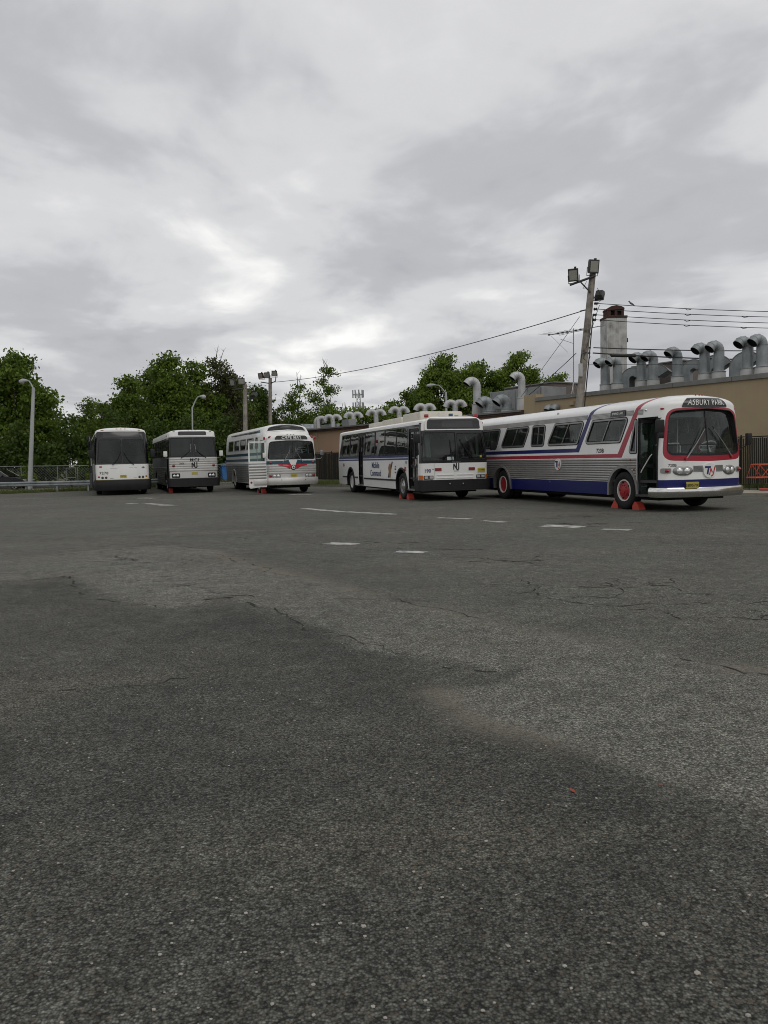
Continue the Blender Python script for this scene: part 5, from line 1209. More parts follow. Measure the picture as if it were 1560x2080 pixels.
gooseneck(fp(40.6, 1.0, 4.15), 4.15, 5.38, .22, [RR], 'leftmost pale hooked vent on the lower roof behind the Cape May coach', 'hooked vents along the lower garage roof', 'pipe_light', bend=178, br=.34, base=False)
gooseneck(fp(19.45, 1.0, 4.15), 4.15, 6.66, .25, [L1], 'tall pale gooseneck pipe standing left of the grey roof unit', 'tall pale gooseneck pipes', 'pipe_light', br=.34, base=True, bz=.8)
gooseneck(fp(15.38, 1.0, 4.15), 4.15, 6.58, .22, [L1], 'tall pale gooseneck pipe standing in front of the grey roof unit', 'tall pale gooseneck pipes', 'pipe_light', br=.30, base=True, bz=.9)
gooseneck(fp(18.6, 1.3, 4.15), 4.15, 5.38, .30, [L1], 'short fat grey elbow vent just right of the tall left pipe', 'short fat elbow vents', 'galvanised', br=.34, base=True, bz=.3)
gooseneck(fp(20.4, 2.6, 4.15), 4.15, 5.45, .30, [L1], 'short fat grey elbow vent just left of the tall left pipe', 'short fat elbow vents', 'galvanised', br=.34, base=True, bz=.3)
gooseneck(fp(16.55, .9, 4.15), 4.15, 5.32, .30, [L1], 'short fat grey elbow vent in front of the grey roof unit', 'short fat elbow vents', 'galvanised', br=.34, base=True, bz=.3)
# small box and barrel vent on the lower roof
o = gpart('vent_box', [(33.9, 34.9, .2, .9, 4.15, 4.75)], 'unit_grey', gl_); 
m = MB(); V = []
pf = [(-.55, 0), (-.55, .35), (-.4, .6), (-.15, .72), (.15, .72), (.4, .6), (.55, .35), (.55, 0)]
m.prism(pf, fp(44.0, 1.2, 4.15), D_, (0, 0, 1), I_, 1.3); o = m.build('barrel_vent', 'galvanised'); tag(o, 'grey barrel topped vent on the far end of the lower roof', 'vent')
# rooftop units
u1 = empty('rooftop_unit', fp(17.6, 3.0, 4.15), 0, 'large grey air handling unit on the lower roof between the tall pipes', 'air unit')
gpart('casing', [(15.2, 19.9, 2.5, 4.6, 4.45, 5.75)], 'unit_grey', u1, .02); gpart('curb', [(15.3, 19.8, 2.6, 4.5, 4.15, 4.45)], 'roof_tar', u1)
for k in range(5): gpart('panel_seam', [(15.3+k*1.1, 15.33+k*1.1, 2.48, 2.5, 4.5, 5.7)], 'coping_grey', u1)
gpart('access_panel', [(15.6, 16.4, 2.46, 2.5, 4.6, 5.5)], 'unit_grey', u1); gpart('hatch', [(18.1, 19.5, 2.46, 2.5, 4.6, 5.6)], 'unit_grey', u1)
u2 = empty('rooftop_unit', fp(20, 7, 4.15), 0, 'brown boxy roof unit behind the grey air handling unit', 'air unit')
gpart('casing', [(17.6, 22.1, 6.0, 8.5, 4.15, 6.3)], 'unit_brown', u2, .02); gpart('louvre', [(17.8, 19.4, 5.96, 6.0, 5.2, 5.95)], 'coping_grey', u2); gpart('cap', [(17.5, 22.2, 5.9, 8.6, 6.3, 6.38)], 'coping_grey', u2)
gpart('flue', [(21.6, 21.85, 5.6, 5.85, 4.15, 6.05)], 'wall_salmon', u2)
u3 = empty('rooftop_unit', fp(8.5, 6, 4.66), 0, 'grey brown roof unit behind the rounded duct at the chimney foot', 'air unit')
gpart('casing', [(6.9, 10.1, 4.6, 6.6, 4.66, 6.42)], 'unit_brown', u3, .02); gpart('cap', [(6.8, 10.2, 4.5, 6.7, 6.42, 6.48)], 'coping_grey', u3); gpart('door', [(9.3, 9.9, 4.56, 4.6, 4.7, 5.55)], 'roof_tar', u3); gpart('badge', [(9.2, 9.55, 4.57, 4.6, 6.05, 6.2)], 'ink_blue', u3)
# fat curved ducts: quarter-round rectangular hoods
def fatduct(s0, w, back, z1, r, label):
    root = empty('curved_duct', fp(s0, back, 4.66), 0, label, 'duct', 'fat curved ducts on the tan garage roof')
    n = 12; pf = [(-r, 0)]+[(-r*math.cos(PI*.82*k/n), z1-4.66-r+r*math.sin(PI*.82*k/n)) for k in range(n+1)]
    ri = r*.28; pi_ = [(-ri*math.cos(PI*.82*k/n), z1-4.66-r+ri*math.sin(PI*.82*k/n)) for k in range(n+1)][::-1]+[(-ri, 0)]
    tv = Vector((.88, -.47, 0)).normalized()                  # the hood bends over to the right
    m = MB(); m.prism(pf+pi_, Vector((0, 0, 0)), tv, (0, 0, 1), Vector((tv.y, -tv.x, 0))*-1, w); o = m.build('casing', 'galvanised', root)
    rb = MB()
    for q in (0, w):
        P = [tv*a+Vector((0, 0, b))+Vector((tv.y, -tv.x, 0))*-q for a, b in pf]; MB().tube(P, .025, 5).build('flange', 'coping_grey', root)
    return root
fatduct(8.6, 1.5, 2.6, 6.15, .62, 'fat curved duct nearest the chimney, left of its pair'); fatduct(7.0, 1.5, 2.4, 6.15, .75, 'fat curved duct behind the third and fourth gooseneck vents')
fatduct(4.9, 1.2, 2.6, 6.15, .60, 'fat curved duct behind the sixth gooseneck vent'); fatduct(3.55, 1.4, 2.4, 6.2, .80, 'fat curved duct with open mouth right of the seventh gooseneck vent'); fatduct(2.1, 1.4, 2.6, 6.2, .72, 'fat curved duct behind the eighth gooseneck vent'); fatduct(.6, 1.3, 2.6, 6.25, .75, 'fat curved duct at the right end of the roof vents')
m = MB(); m.tube([fp(6.2, 2.2, 5.0), fp(5.2, 2.2, 5.0), fp(4.7, 2.2, 4.85)], .10, 8); m.tube([fp(6.2, 2.0, 4.8), fp(5.0, 2.0, 4.8)], .09, 8); o = m.build('roof_pipe', 'pipe_light', None, 40); tag(o, 'pale pipes lying on the roof by the fifth gooseneck vent', 'pipe')
m = MB(); m.tube([fp(5.6, 1.8, 4.66), fp(5.6, 1.8, 4.95), fp(5.5, 1.7, 5.02)], .07, 8); o = m.build('roof_pipe', 'pipe_light', None, 40); tag(o, 'short bent pipe stub beside the fifth gooseneck vent', 'pipe')
# chimney
ch = empty('chimney', (13.92, 47.6, 4.2), R(3), 'tall streaked white chimney with rusty arched cap', 'chimney')
MB().box((0, 0, 2.62), (1.2, 1.2, 5.5)).build('stack', 'chimney_white', ch)
MB().box((0, 0, 5.42), (1.26, 1.26, .14), bev=.02).build('band', 'rust', ch)
m = MB()
for x in (-.40, 0, .40): MB().box((x, 0, 5.68), (.15, .9, .42)).build('cap_post', 'rust', ch)
m = MB(); m.prism([(-.50, 0), (.50, 0), (.48, .10), (.3, .2), (0, .25), (-.3, .2), (-.48, .10)], (0, -.5, 5.86), (1, 0, 0), (0, 0, 1), (0, 1, 0), 1.0); m.build('cap', 'rust', ch)
MB().tube([(.68, .2, 1.5), (.68, .2, 3.4), (.75, .2, 4.1)], [.10, .11, .14], 10).build('flue', 'chimney_white', ch, 40); MB().lathe([(.2, 4.05), (.18, 4.28)], (.76, .2, 0), (0, 0, 1), 10).build('flue_cap', 'rust', ch, 40)

# ================================================================== slat fence along the garage
def slat_fence():
    a, b = Vector((17.6, 26.2)), Vector((-8.9, 62.5)); Lf = (b-a).length; t = (b-a)/Lf; rz = math.atan2(t.y, t.x); nrm = Vector((t.y, -t.x))
    root = empty('slat_fence', (a.x, a.y, .12), 0, 'dark vertical slat privacy fence between the parked buses and the garage', 'fence')
    q = lambda s, z, o=0.0: (t.x*s+nrm.x*o, t.y*s+nrm.y*o, z)
    m = MB(); n = int(Lf/.075)
    for i in range(n):
        s = i*.075+.02; m.box(q(s, 1.0+random.uniform(-.008, .008)), (.055, .012, 1.86+random.uniform(-.02, .02)), rz+random.uniform(-.12, .12))
    o = m.build('slats', 'fence_slat', root); tag(o, kind='stuff')
    for z in (.12, 1.98): MB().tube([q(0, z, .03), q(Lf, z, .03)], .022, 6).build('rail', 'fence_slat', root)
    for i in range(int(Lf/3)+1): MB().tube([q(i*3, -.05, .05), q(i*3, 2.06, .05)], .032, 8).build('post', 'fence_slat', root)
slat_fence()
# orange steel rack and a red bar on the walk at the right edge
rk = empty('steel_rack', (14.0, 28.6, .12), R(8), 'orange tubular steel rack by the slat fence at the right edge', 'rack')
m = MB()
for y in (0, .5):
    MB().tube([(-.55, y, .45), (-.38, y, .92), (1.0, y, .92), (.85, y, .45)], .028, 8, close=True).build('side_frame', 'rack_orange', rk, 40)
    MB().tube([(-.38, y, .92), (.05, y, .45), (.45, y, .92), (.85, y, .45)], .02, 7).build('brace', 'rack_orange', rk, 40)
for x, z in ((-.55, .45), (-.38, .92), (1.0, .92), (.85, .45)): MB().tube([(x, 0, z), (x, .5, z)], .024, 7).build('cross_bar', 'rack_orange', rk)
for x in (-.45, .8):
    for y in (0, .5): MB().tube([(x, y, 0), (x, y, .45)], .02, 6).build('leg', 'fence_slat', rk)
m = MB(); m.tube([(13.42, 28.1, .165), (14.3, 27.6, .165)], .045, 8); o = m.build('steel_bar', 'chock_orange', None, 40); tag(o, 'short red bar lying on the concrete walk at right', 'bar')

# ================================================================== floodlights
def floodhead(root, p, yaw, pitch, w=.5, h=.5, dpt=.22, arm=None):
    M = Matrix.Translation(p) @ Matrix.Rotation(yaw, 4, 'Z') @ Matrix.Rotation(pitch, 4, 'X')    # faces local -y
    def put(m, name, mat, par):
        m.V = [M @ Vector(v) for v in m.V]; return m.build(name, mat, par)
    m = MB(); a, b = w/2, h/2; c, d_ = w*.36, h*.34
    V = [(-a, -dpt/2, -b), (a, -dpt/2, -b), (a, -dpt/2, b), (-a, -dpt/2, b), (-a, -.02, -b), (a, -.02, -b), (a, -.02, b), (-a, -.02, b), (-c, dpt/2, -d_), (c, dpt/2, -d_), (c, dpt/2, d_), (-c, dpt/2, d_)]
    F = [(0, 1, 2, 3)]+[(i, 4+i, 4+(i+1) % 4, (i+1) % 4) for i in range(4)]+[(4+i, 8+i, 8+(i+1) % 4, 4+(i+1) % 4) for i in range(4)]+[(8, 9, 10, 11)[::-1]]
    m.add(V, F); o = put(m, 'floodlight', 'flood_housing', root)
    put(MB().box((0, -dpt/2-.006, 0), (w*.78, .012, h*.78)), 'lens', 'flood_glass', o)
    put(MB().box((w*.2, 0, b+.03), (.09, .10, .08)), 'latch', 'flood_housing', o)
    put(MB().tube([(-a-.03, 0, -.02), (-a-.03, 0, -b-.10), (a+.03, 0, -b-.10), (a+.03, 0, -.02)], .018, 6), 'yoke', 'flood_housing', o)
    return o
# ------------------------------------------------------------------ leaning utility pole with wires
up = empty('utility_pole', (9.05, 38, 0), 0, 'leaning grey wooden utility pole with three floodlights behind the striped bus', 'utility pole')
PT = Vector((1.08, 0, 10.1))
def pl(z, dx=0.0, dy=0.0): return (PT.x*z/10.1+dx, dy, z)
MB().tube([pl(-.1), pl(3), pl(6), pl(8.5), pl(10.1)], [.21, .195, .18, .165, .15], 12).build('shaft', 'wood_pole', up, 40)
MB().tube([(-.05-.0, -.2, 9.55), (1.15, -.2, 9.95)], .055, 8).build('cross_arm', 'flood_housing', up)
MB().tube([(.42, -.19, 9.72), (.92, -.15, 9.2)], .035, 6).build('brace', 'flood_housing', up)
floodhead(up, (.12, -.22, 10.02), R(-22), R(22), .46, .58, .3); floodhead(up, (1.03, -.2, 10.38), R(14), R(10), .50, .62, .3); floodhead(up, (1.42, .1, 9.12), R(150), R(35), .42, .46, .3)
MB().tube([pl(9.0, .1), (1.3, .05, 8.95)], .035, 6).build('bracket', 'flood_housing', up)
for z in (8.69, 8.43, 8.16, 7.93):
    MB().lathe([(.03, 0), (.075, .04), (.04, .09), (.075, .14), (.03, .18)], pl(z, .2, -.05), (1, 0, 0), 10).build('insulator', 'wire_black', up, 40)
for z in (6.62, 6.37): MB().lathe([(.03, 0), (.05, .05), (.03, .1)], pl(z, .16, -.05), (1, 0, 0), 8).build('insulator', 'wire_black', up, 40)
MB().box(pl(5.56, -.15, -.16), (.17, .16, .62), bev=.02).build('junction_box', 'pipe_base', up, 40)
MB().tube([pl(8.2, .19, -.1), pl(6.5, .21, -.1), pl(5.0, .21, -.12), pl(3.0, .23, -.14)], .028, 6).build('conduit', 'wire_black', up, 40)
MB().tube([pl(6.4, .05, -.2), pl(6.3, -.2, -.26), pl(5.95, -.2, -.25), pl(5.88, -.15, -.2)], .02, 6).build('cable_loop', 'wire_black', up, 40)
MB().tube([pl(6.4, .0, -.22), pl(6.1, -.1, -.28), pl(5.9, .15, -.25), pl(6.2, .25, -.15)], .014, 6).build('cable_loop', 'wire_black', up, 40)
MB().tube([pl(8.4, -.18, -.05), pl(8.35, -.42, -.05)], .03, 6).build('strain_clamp', 'wire_black', up)
MB().tube([pl(9.7, -.3, -.2), (.55, -.25, 9.35), (.8, -.22, 9.4)], .012, 5).build('lamp_lead', 'wire_black', up, 40); MB().tube([pl(8.6, .3, -.1), pl(8.9, .55, -.1), pl(9.4, .25, -.15)], .012, 5).build('lamp_lead', 'wire_black', up, 40)
MB().tube([pl(8.6, .45, -.1), pl(8.1, .3, -.2), pl(7.2, .12, -.24), pl(6.6, .0, -.24)], .014, 5).build('drop_lead', 'wire_black', up, 40)
def wire(p0, p1, sag, r, label, n=24, cat='wire', group='overhead wires at the leaning pole', name='overhead_wire', extra=()):
    p0, p1 = Vector(p0), Vector(p1); P = [p0.lerp(p1, k/n)-Vector((0, 0, sag*4*(k/n)*(1-k/n))) for k in range(n+1)]
    m = MB(); m.tube(P, r, 5)
    for k, d_ in extra:                                           # clamps and hanging tails
        q = p0.lerp(p1, k)-Vector((0, 0, sag*4*k*(1-k))); m.tube([q, q+Vector((.12, 0, -d_)), q+Vector((.3, 0, -d_*.6))], r*.9, 4)
    o = m.build(name, 'wire_black', None, 60); return tag(o, label, cat, group)
wx = lambda z: (9.05+PT.x*z/10.1+.38, 37.95, z)
TW = ['topmost', 'second from top', 'third from top', 'fourth from top']
for k, (z, ze) in enumerate(((8.69, 9.3), (8.43, 9.05), (8.16, 8.72), (7.93, 8.42))):
    wire(wx(z), (46, 41, ze), .78, .017, f'{TW[k]} overhead wire running right from the leaning pole', extra=[(.12, .07), (.2, .06)][:1+k % 2])
wire(wx(6.62), (40, 40.5, 7.4), .55, .026, 'thick cable crossing right in front of the gooseneck vents, upper one'); wire(wx(6.37), (40, 40.2, 7.05), .75, .032, 'thick cable crossing right in front of the gooseneck vents, lower one')
wire((9.05+.62, 37.95, 5.85), (40, 40.4, 7.0), .45, .010, 'thin wire sagging below the thick cables by the chimney')
m = MB(); m.tube([(10.95, 37.98, 6.25), (11.0, 37.98, 6.25), (12.15, 38.02, 6.21), (12.2, 38.02, 6.21)], [.03, .085, .085, .03], 10); o = m.build('splice_case', 'wire_black', None, 40); tag(o, 'black splice case hanging on the cable by the leaning pole', 'cable box')
wire((9.6, 37.95, 8.35), (-9.75, 70, 8.5), .55, .022, 'long single wire crossing the sky left from the leaning pole')
wire((9.5, 38, 8.1), (7.9, 45.0, 4.9), .05, .012, 'thin guy wire slanting left from the leaning pole'); wire((9.35, 38.1, 6.4), (8.1, 43.5, 4.9), .05, .018, 'lower guy wire slanting left from the leaning pole')
# bird on the top wire
bd = MB(); B0 = Vector((12.05, 38.2, 8.62))
bd.tube([B0+Vector((.10, 0, .02)), B0+Vector((.02, 0, .06)), B0+Vector((-.06, 0, .10)), B0+Vector((-.10, 0, .15)), B0+Vector((-.12, 0, .19)), B0+Vector((-.16, 0, .185)), B0+Vector((-.185, 0, .18))], [.012, .045, .05, .03, .034, .015, .004], 8)
o = bd.build('perched_bird', 'ink_grey', None, 60); tag(o, 'small grey bird perched on the wire above the chimney', 'bird')
MB().tube([B0+Vector((.04, 0, .03)), B0+Vector((.14, 0, -.02)), B0+Vector((.2, 0, -.04))], [.02, .015, .004], 6).build('tail', 'ink_grey', o, 60)
# television aerial on the roof
an = empty('tv_aerial', (10.4, 43, 4.6), 0, 'long rooftop television aerial on a thin mast left of the leaning pole', 'aerial')
MB().tube([(0, 0, 0), (.02, 0, 3.75)], .028, 6).build('mast', 'trim_metal', an)
bs = Vector((-1.32, -.1, 3.42)); be = Vector((1.75, .2, 3.9)); MB().tube([bs, be], .02, 6).build('boom', 'trim_metal', an)
for k in range(13):
    p = bs.lerp(be, k/12); w = .95-.045*k; e = MB().tube([p+Vector((-w*.75, -w*.6, -.03)), p, p+Vector((w*.75, w*.6, .10))], .008, 4); e.build('element', 'trim_metal', an)
for k in (0, 2, 3, 4, 6, 7, 8): MB().box(bs.lerp(be, k/12.5), (.12, .08, .07)).build('element_block', 'wire_black', an)
MB().tube([(-.75, 0, 3.4), (0, 0, 3.55), (1.0, .05, 3.72)], .014, 5).build('boom_brace', 'trim_metal', an); MB().tube([(-.7, 0, 3.2), (0, 0, 2.95)], .012, 5).build('mast_brace', 'trim_metal', an)
MB().tube([bs+Vector((.1, 0, -.05)), bs+Vector((1.0, 0, -.95))], .008, 4).build('element', 'trim_metal', an)
for q in (0, 1, 2): MB().tube([(0, 0, .9), (.45*math.cos(q*2.1), .45*math.sin(q*2.1), .05)], .018, 5).build('tripod_leg', 'trim_metal', an)
# the two far floodlight poles
f2 = empty('floodlight_pole', (-10.5, 60, 0), 0, 'wooden floodlight pole with two lamps and one turned away, behind the Cape May coach', 'floodlight pole', 'floodlight poles behind the coaches')
MB().tube([(0, 0, -.1), (.21, 0, 7.4)], [.21, .15], 10).build('shaft', 'wood_pole', f2, 40); MB().tube([(-.75, -.1, 7.0), (.3, -.1, 7.1)], .05, 6).build('cross_arm', 'flood_housing', f2)
floodhead(f2, (-.68, -.15, 7.55), R(-15), R(20), .40, .5, .24); floodhead(f2, (-.05, -.15, 7.64), R(12), R(15), .52, .46, .26); floodhead(f2, (.85, 0, 6.6), R(150), R(40), .55, .4, .24); MB().tube([(.2, 0, 6.3), (.75, 0, 6.35)], .04, 6).build('bracket', 'flood_housing', f2)
f3 = empty('floodlight_pole', (-10.05, 70, 0), 0, 'wooden floodlight pole with three rusty lamps in a row on top', 'floodlight pole', 'floodlight poles behind the coaches')
MB().tube([(0, 0, -.1), (.28, 0, 8.9)], [.2, .15], 10).build('shaft', 'wood_pole', f3, 40); MB().tube([(-.55, -.1, 8.55), (.3, -.1, 8.4), (.75, -.1, 8.6), (.8, -.1, 9.0)], .045, 6).build('cross_arm', 'flood_housing', f3, 40)
for x, z, yw in ((-.48, 9.1, -25), (.05, 9.15, -10), (.68, 9.28, 5)):
    h = floodhead(f3, (x, -.12, z), R(yw), R(15), .48, .48, .3)
    h.data.materials[0] = MAT['rust']

# ================================================================== street lamps
def street_lamp(p, lean, h, armdx, armdz, label, r0=.13, r1=.08, head=.55, rise=.35):
    o = empty('street_lamp', p, 0, label, 'street lamp', 'street lamps around the lot'); T = Vector((lean, 0, h)); MB().tube([(0, 0, -.05), T*.5, T], [r0, (r0+r1)/2, r1], 12).build('post', 'lamp_concrete', o, 40)
    A = [T+Vector((-.02*np.sign(armdx), 0, -.15)), T+Vector((armdx*.35, 0, armdz*.55)), T+Vector((armdx*.62, 0, armdz*.95)), T+Vector((armdx, 0, armdz))]
    MB().tube(A, [.05, .045, .04, .035], 8).build('arm', 'lamp_concrete', o, 40)
    e = A[-1]; s_ = np.sign(armdx); m = MB(); m.tube([e+Vector((-s_*.1, 0, 0)), e+Vector((s_*.08, 0, .02)), e+Vector((s_*head*.5, 0, -.02)), e+Vector((s_*head*.9, 0, -.06)), e+Vector((s_*head, 0, -.09))], [.05, .10, .16, .11, .03], 10); hd = m.build('lamp_head', 'lamp_concrete', o, 50)
    MB().lathe([(.13, 0), (.11, -.07), (.05, -.11)], e+Vector((s_*head*.55, 0, -.10)), (0, 0, 1), 12).build('lamp_bowl', 'flood_glass', hd, 50); return o
street_lamp((-22.0, 49, 0), .55, 6.4, -.42, .42, 'pale concrete street lamp leaning over the guardrail at left', .15, .09, .45)
street_lamp((-14.0, 58, 0), .14, 5.66, .66, .73, 'slim street lamp with a curved arm rising behind the square coach', .075, .05, .36)
street_lamp((5.84, 72, 0), 0, 7.53, -1.05, .64, 'far street lamp beyond the roof vents with its arm to the left', .14, .10, .7)

# ================================================================== left boundary: guardrail, mesh fence, car, bin
gr = empty('guardrail', (-17.4, 47, 0), 0, 'galvanised steel guardrail along the left edge of the lot', 'guardrail')
V = []; F = []; prof = [(.0, .36), (.05, .40), (.05, .45), (.0, .50), (.05, .55), (.05, .60), (.0, .64)]
gx = [4.6, 0, -6, -14, -26]; gy = [1.2, 0, .25, .9, 2.0]
for x, y in zip(gx, gy): V += [(x, y-a, z) for a, z in prof]
for i in range(4):
    for k in range(6): F.append((7*i+k, 7*i+k+1, 7*i+7+k+1, 7*i+7+k))
mesh_obj('beam', V, F, 'galvanised', gr, 20)
for k in range(12):
    x = 3.6-1.9*k-.02; y = np.interp(-x, [-4.6, 0, 6, 14, 26], gy); MB().box((x, y+.10, .30), (.10, .14, .72)).build('post', 'galvanised', gr)
cf = empty('mesh_fence', (-40, 55, 0), 0, 'low galvanised chain link fence in front of the dark trees at left', 'fence')
MB().tube([(0, 0, 1.66), (14, 0, 1.58), (20, 0, 1.53), (30.5, 0, 1.38)], .03, 6).build('top_rail', 'fence_galv', cf)
for k in range(13): MB().tube([(k*2.53-.4, 0, 0), (k*2.53-.4, 0, 1.6-.006*k)], .035, 6).build('post', 'fence_galv', cf)
m = MB()
for k in range(150):
    x = k*.2
    for s_ in (-1, 1):
        xe = x+s_*1.45; t0 = 0.0
        if 0 <= xe <= 30: m.tube([(x, .02*s_, .08), (xe, .02*s_, 1.45)], .0035, 3, cap=False)
o = m.build('wire_mesh', 'fence_galv', cf); tag(o, kind='stuff')
gt = empty('gate_frame', (-21.95, 54.6, 0), 0, 'small tubular gate frame standing before the mesh fence at left', 'gate')
for pts in ([(0, 0, .2), (.03, 0, 1.38)], [(.68, 0, .2), (.68, 0, 1.40)], [(.82, 0, .0), (.80, 0, 1.45)], [(0, 0, 1.38), (.7, 0, 1.39)], [(0, 0, .72), (.7, 0, .72)], [(0, 0, .22), (.7, 0, .22)]): MB().tube(pts, .022, 6).build('tube', 'fence_galv', gt)
# dark saloon car, nose to the right
def car():
    root = empty('parked_car', (-25.4, 52.2, .03), 0, 'dark saloon car behind the guardrail at the left edge', 'car')
    # side profile, x forward
    lowp = [(-2.3, .35), (-2.32, .62), (-2.2, .86), (-1.5, .92), (.75, .90), (1.55, .80), (1.98, .66), (2.08, .48), (2.05, .26), (-2.25, .26)]
    V = []; F = []; n = len(lowp)
    for y, k in ((-.86, 0), (-.80, 1), (.80, 1), (.86, 0)): pass
    rings = [(-.80, .97), (-.88, 1.0), (-.90, .995), (.90, .995), (.88, 1.0), (.80, .97)]
    for yy, sc in rings:
        for x, z in lowp: V.append((x*sc, yy, .26+(z-.26)*(1 if abs(yy) < .89 else .97)))
    for i in range(len(rings)-1):
        for k in range(n): F.append((i*n+k, i*n+(k+1) % n, (i+1)*n+(k+1) % n, (i+1)*n+k))
    F.append(tuple(range(n))[::-1]); F.append(tuple(range((len(rings)-1)*n, len(rings)*n)))
    mesh_obj('body', V, F, 'car_dark', root, 30)
    cab = [(-1.75, .90), (-1.0, 1.36), (-.75, 1.41), (-.05, 1.40), (.25, 1.34), (.95, .88)]; V = []; F = []; n = 6
    for s_ in (-1, 1):
        for x, z in cab: V.append((x, s_*(.80-.22*(z-.88)/.5), z))
    for k in range(n): F.append((k, (k+1) % n, n+(k+1) % n, n+k))
    F += [tuple(range(n))[::-1], tuple(range(n, 2*n))]; mesh_obj('cabin', V, F, 'car_dark', root, 25)
    for s_ in (-1, 1):
        y = lambda z: s_*(.806-.22*(z-.88)/.5)
        for poly in ([(-1.0, .95), (-.35, .95), (-.35, 1.32), (-.85, 1.32)], [(-.28, .95), (.70, .95), (.22, 1.29), (-.05, 1.33), (-.28, 1.33)]):
            mesh_obj('side_window', [(x, y(z), z) for x, z in poly], [tuple(range(len(poly)))], 'glass_dark', root)
        MB().box((.62, s_*.92, .95), (.12, .18, .12), bev=.03).build('mirror', 'car_dark', root, 40)
        MB().tube([(.25, s_*.60, 1.345), (.6, s_*.72, 1.12), (.97, s_*.80, .885)], .022, 6).build('pillar_trim', 'trim_metal', root)
        MB().box((1.93, s_*.62, .62), (.16, .34, .12), bev=.04).build('headlight', 'lamp_glass', root, 40)
        MB().box((-2.27, s_*.62, .70), (.1, .34, .14), bev=.03).build('tail_light', 'lens_red', root, 40)
        for x in (1.38, -1.38):
            m = MB(); c = (x, s_*.80, .31); m.lathe([(.19, .10), (.28, .10), (.31, .06), (.31, -.06), (.28, -.10)], c, (0, s_, 0), 24, True, True); w = m.build('wheel', 'rubber', root, 40)
            q = MB(); q.lathe([(.205, .06), (.20, .105), (.185, .105), (.18, .07)], c, (0, s_, 0), 24, False, False)
            for k in range(5):
                g_ = 2*PI*k/5+.3; q.box((x+.10*math.cos(g_), c[1]+s_*.09, .31+.10*math.sin(g_)), (.18, .03, .045), 0, 0, -g_)
            q.lathe([(.05, .08), (.045, .115)], c, (0, s_, 0), 12); q.build('rim', 'rim_alloy', w, 40)
    mesh_obj('windshield', [(.27, -.60, 1.335), (.27, .60, 1.335), (.93, .76, .905), (.93, -.76, .905)], [(0, 3, 2, 1)], 'glass_dark', root)
    MB().box((2.04, 0, .40), (.12, 1.6, .16), bev=.05).build('bumper', 'car_dark', root, 40)
car()
bn = empty('wheeled_bin', (-11.85, 59.6, .05), R(20), 'bright blue plastic bin beside the tail of the Cape May coach', 'bin')
m = MB(); V = []; F = []
for z, k in ((.12, .40), (.5, .44), (1.22, .50)): V += [(-k*.8, -k, z), (k*.8, -k, z), (k*.8, k, z), (-k*.8, k, z)]
for i in range(2):
    for k in range(4): F.append((4*i+k, 4*i+(k+1) % 4, 4*i+4+(k+1) % 4, 4*i+4+k))
F.append((0, 3, 2, 1)); mesh_obj('tub', V, F, 'bin_blue', bn, 20)
m = MB(); m.prism([(-.45, 0), (.45, 0), (.45, .06), (.2, .2), (-.2, .24), (-.45, .10)], (0, -.54, 1.22), (1, 0, 0), (0, 0, 1), (0, 1, 0), 1.08); m.build('lid', 'bin_blue', bn)
for y in (-.4, .4): MB().lathe([(.12, -.03), (.12, .03)], (-.34, y, .12), (0, 1, 0), 14).build('wheel', 'rubber', bn)
# red roofed shed and far mast
sh = empty('shed', (-12.4, 85, 0), R(-8), 'red roofed shed half hidden behind the floodlight pole', 'shed')
MB().box((0, 0, 2.6), (3.4, 4, 5.3)).build('wall', 'unit_brown', sh); m = MB(); m.prism([(-2.0, 0), (2.0, 0), (1.4, .75), (-1.4, .75)], (0, -2.3, 5.25), (1, 0, 0), (0, 0, 1), (0, 1, 0), 4.6); m.build('roof', 'red_roof', sh)
ct = empty('cell_tower', (-5.95, 200, 0), 0, 'distant lattice cell mast with two tiers of aerials', 'mast')
m = MB()
for q in range(3): MB().tube([(1.1*math.cos(q*2.1), 1.1*math.sin(q*2.1), 0), (.5*math.cos(q*2.1), .5*math.sin(q*2.1), 18.5)], .10, 5).build('leg', 'trim_metal', ct)
for k in range(12):
    z = k*1.5; r0_, r1_ = 1.1-.6*z/18.5, 1.1-.6*(z+1.5)/18.5
    for q in range(3): MB().tube([(r0_*math.cos(q*2.1), r0_*math.sin(q*2.1), z), (r1_*math.cos(q*2.1+2.1), r1_*math.sin(q*2.1+2.1), z+1.5)], .06, 4).build('lacing', 'trim_metal', ct)
for z in (14.9, 18.0):
    MB().tube([(1.3*math.cos(q*PI/6), 1.3*math.sin(q*PI/6), z) for q in range(12)], .07, 4, close=True).build('platform', 'trim_metal', ct)
    for q in range(9): MB().box((1.35*math.cos(q*.7), 1.35*math.sin(q*.7), z+.2), (.28, .2, 1.9)).build('panel_aerial', 'unit_grey', ct)

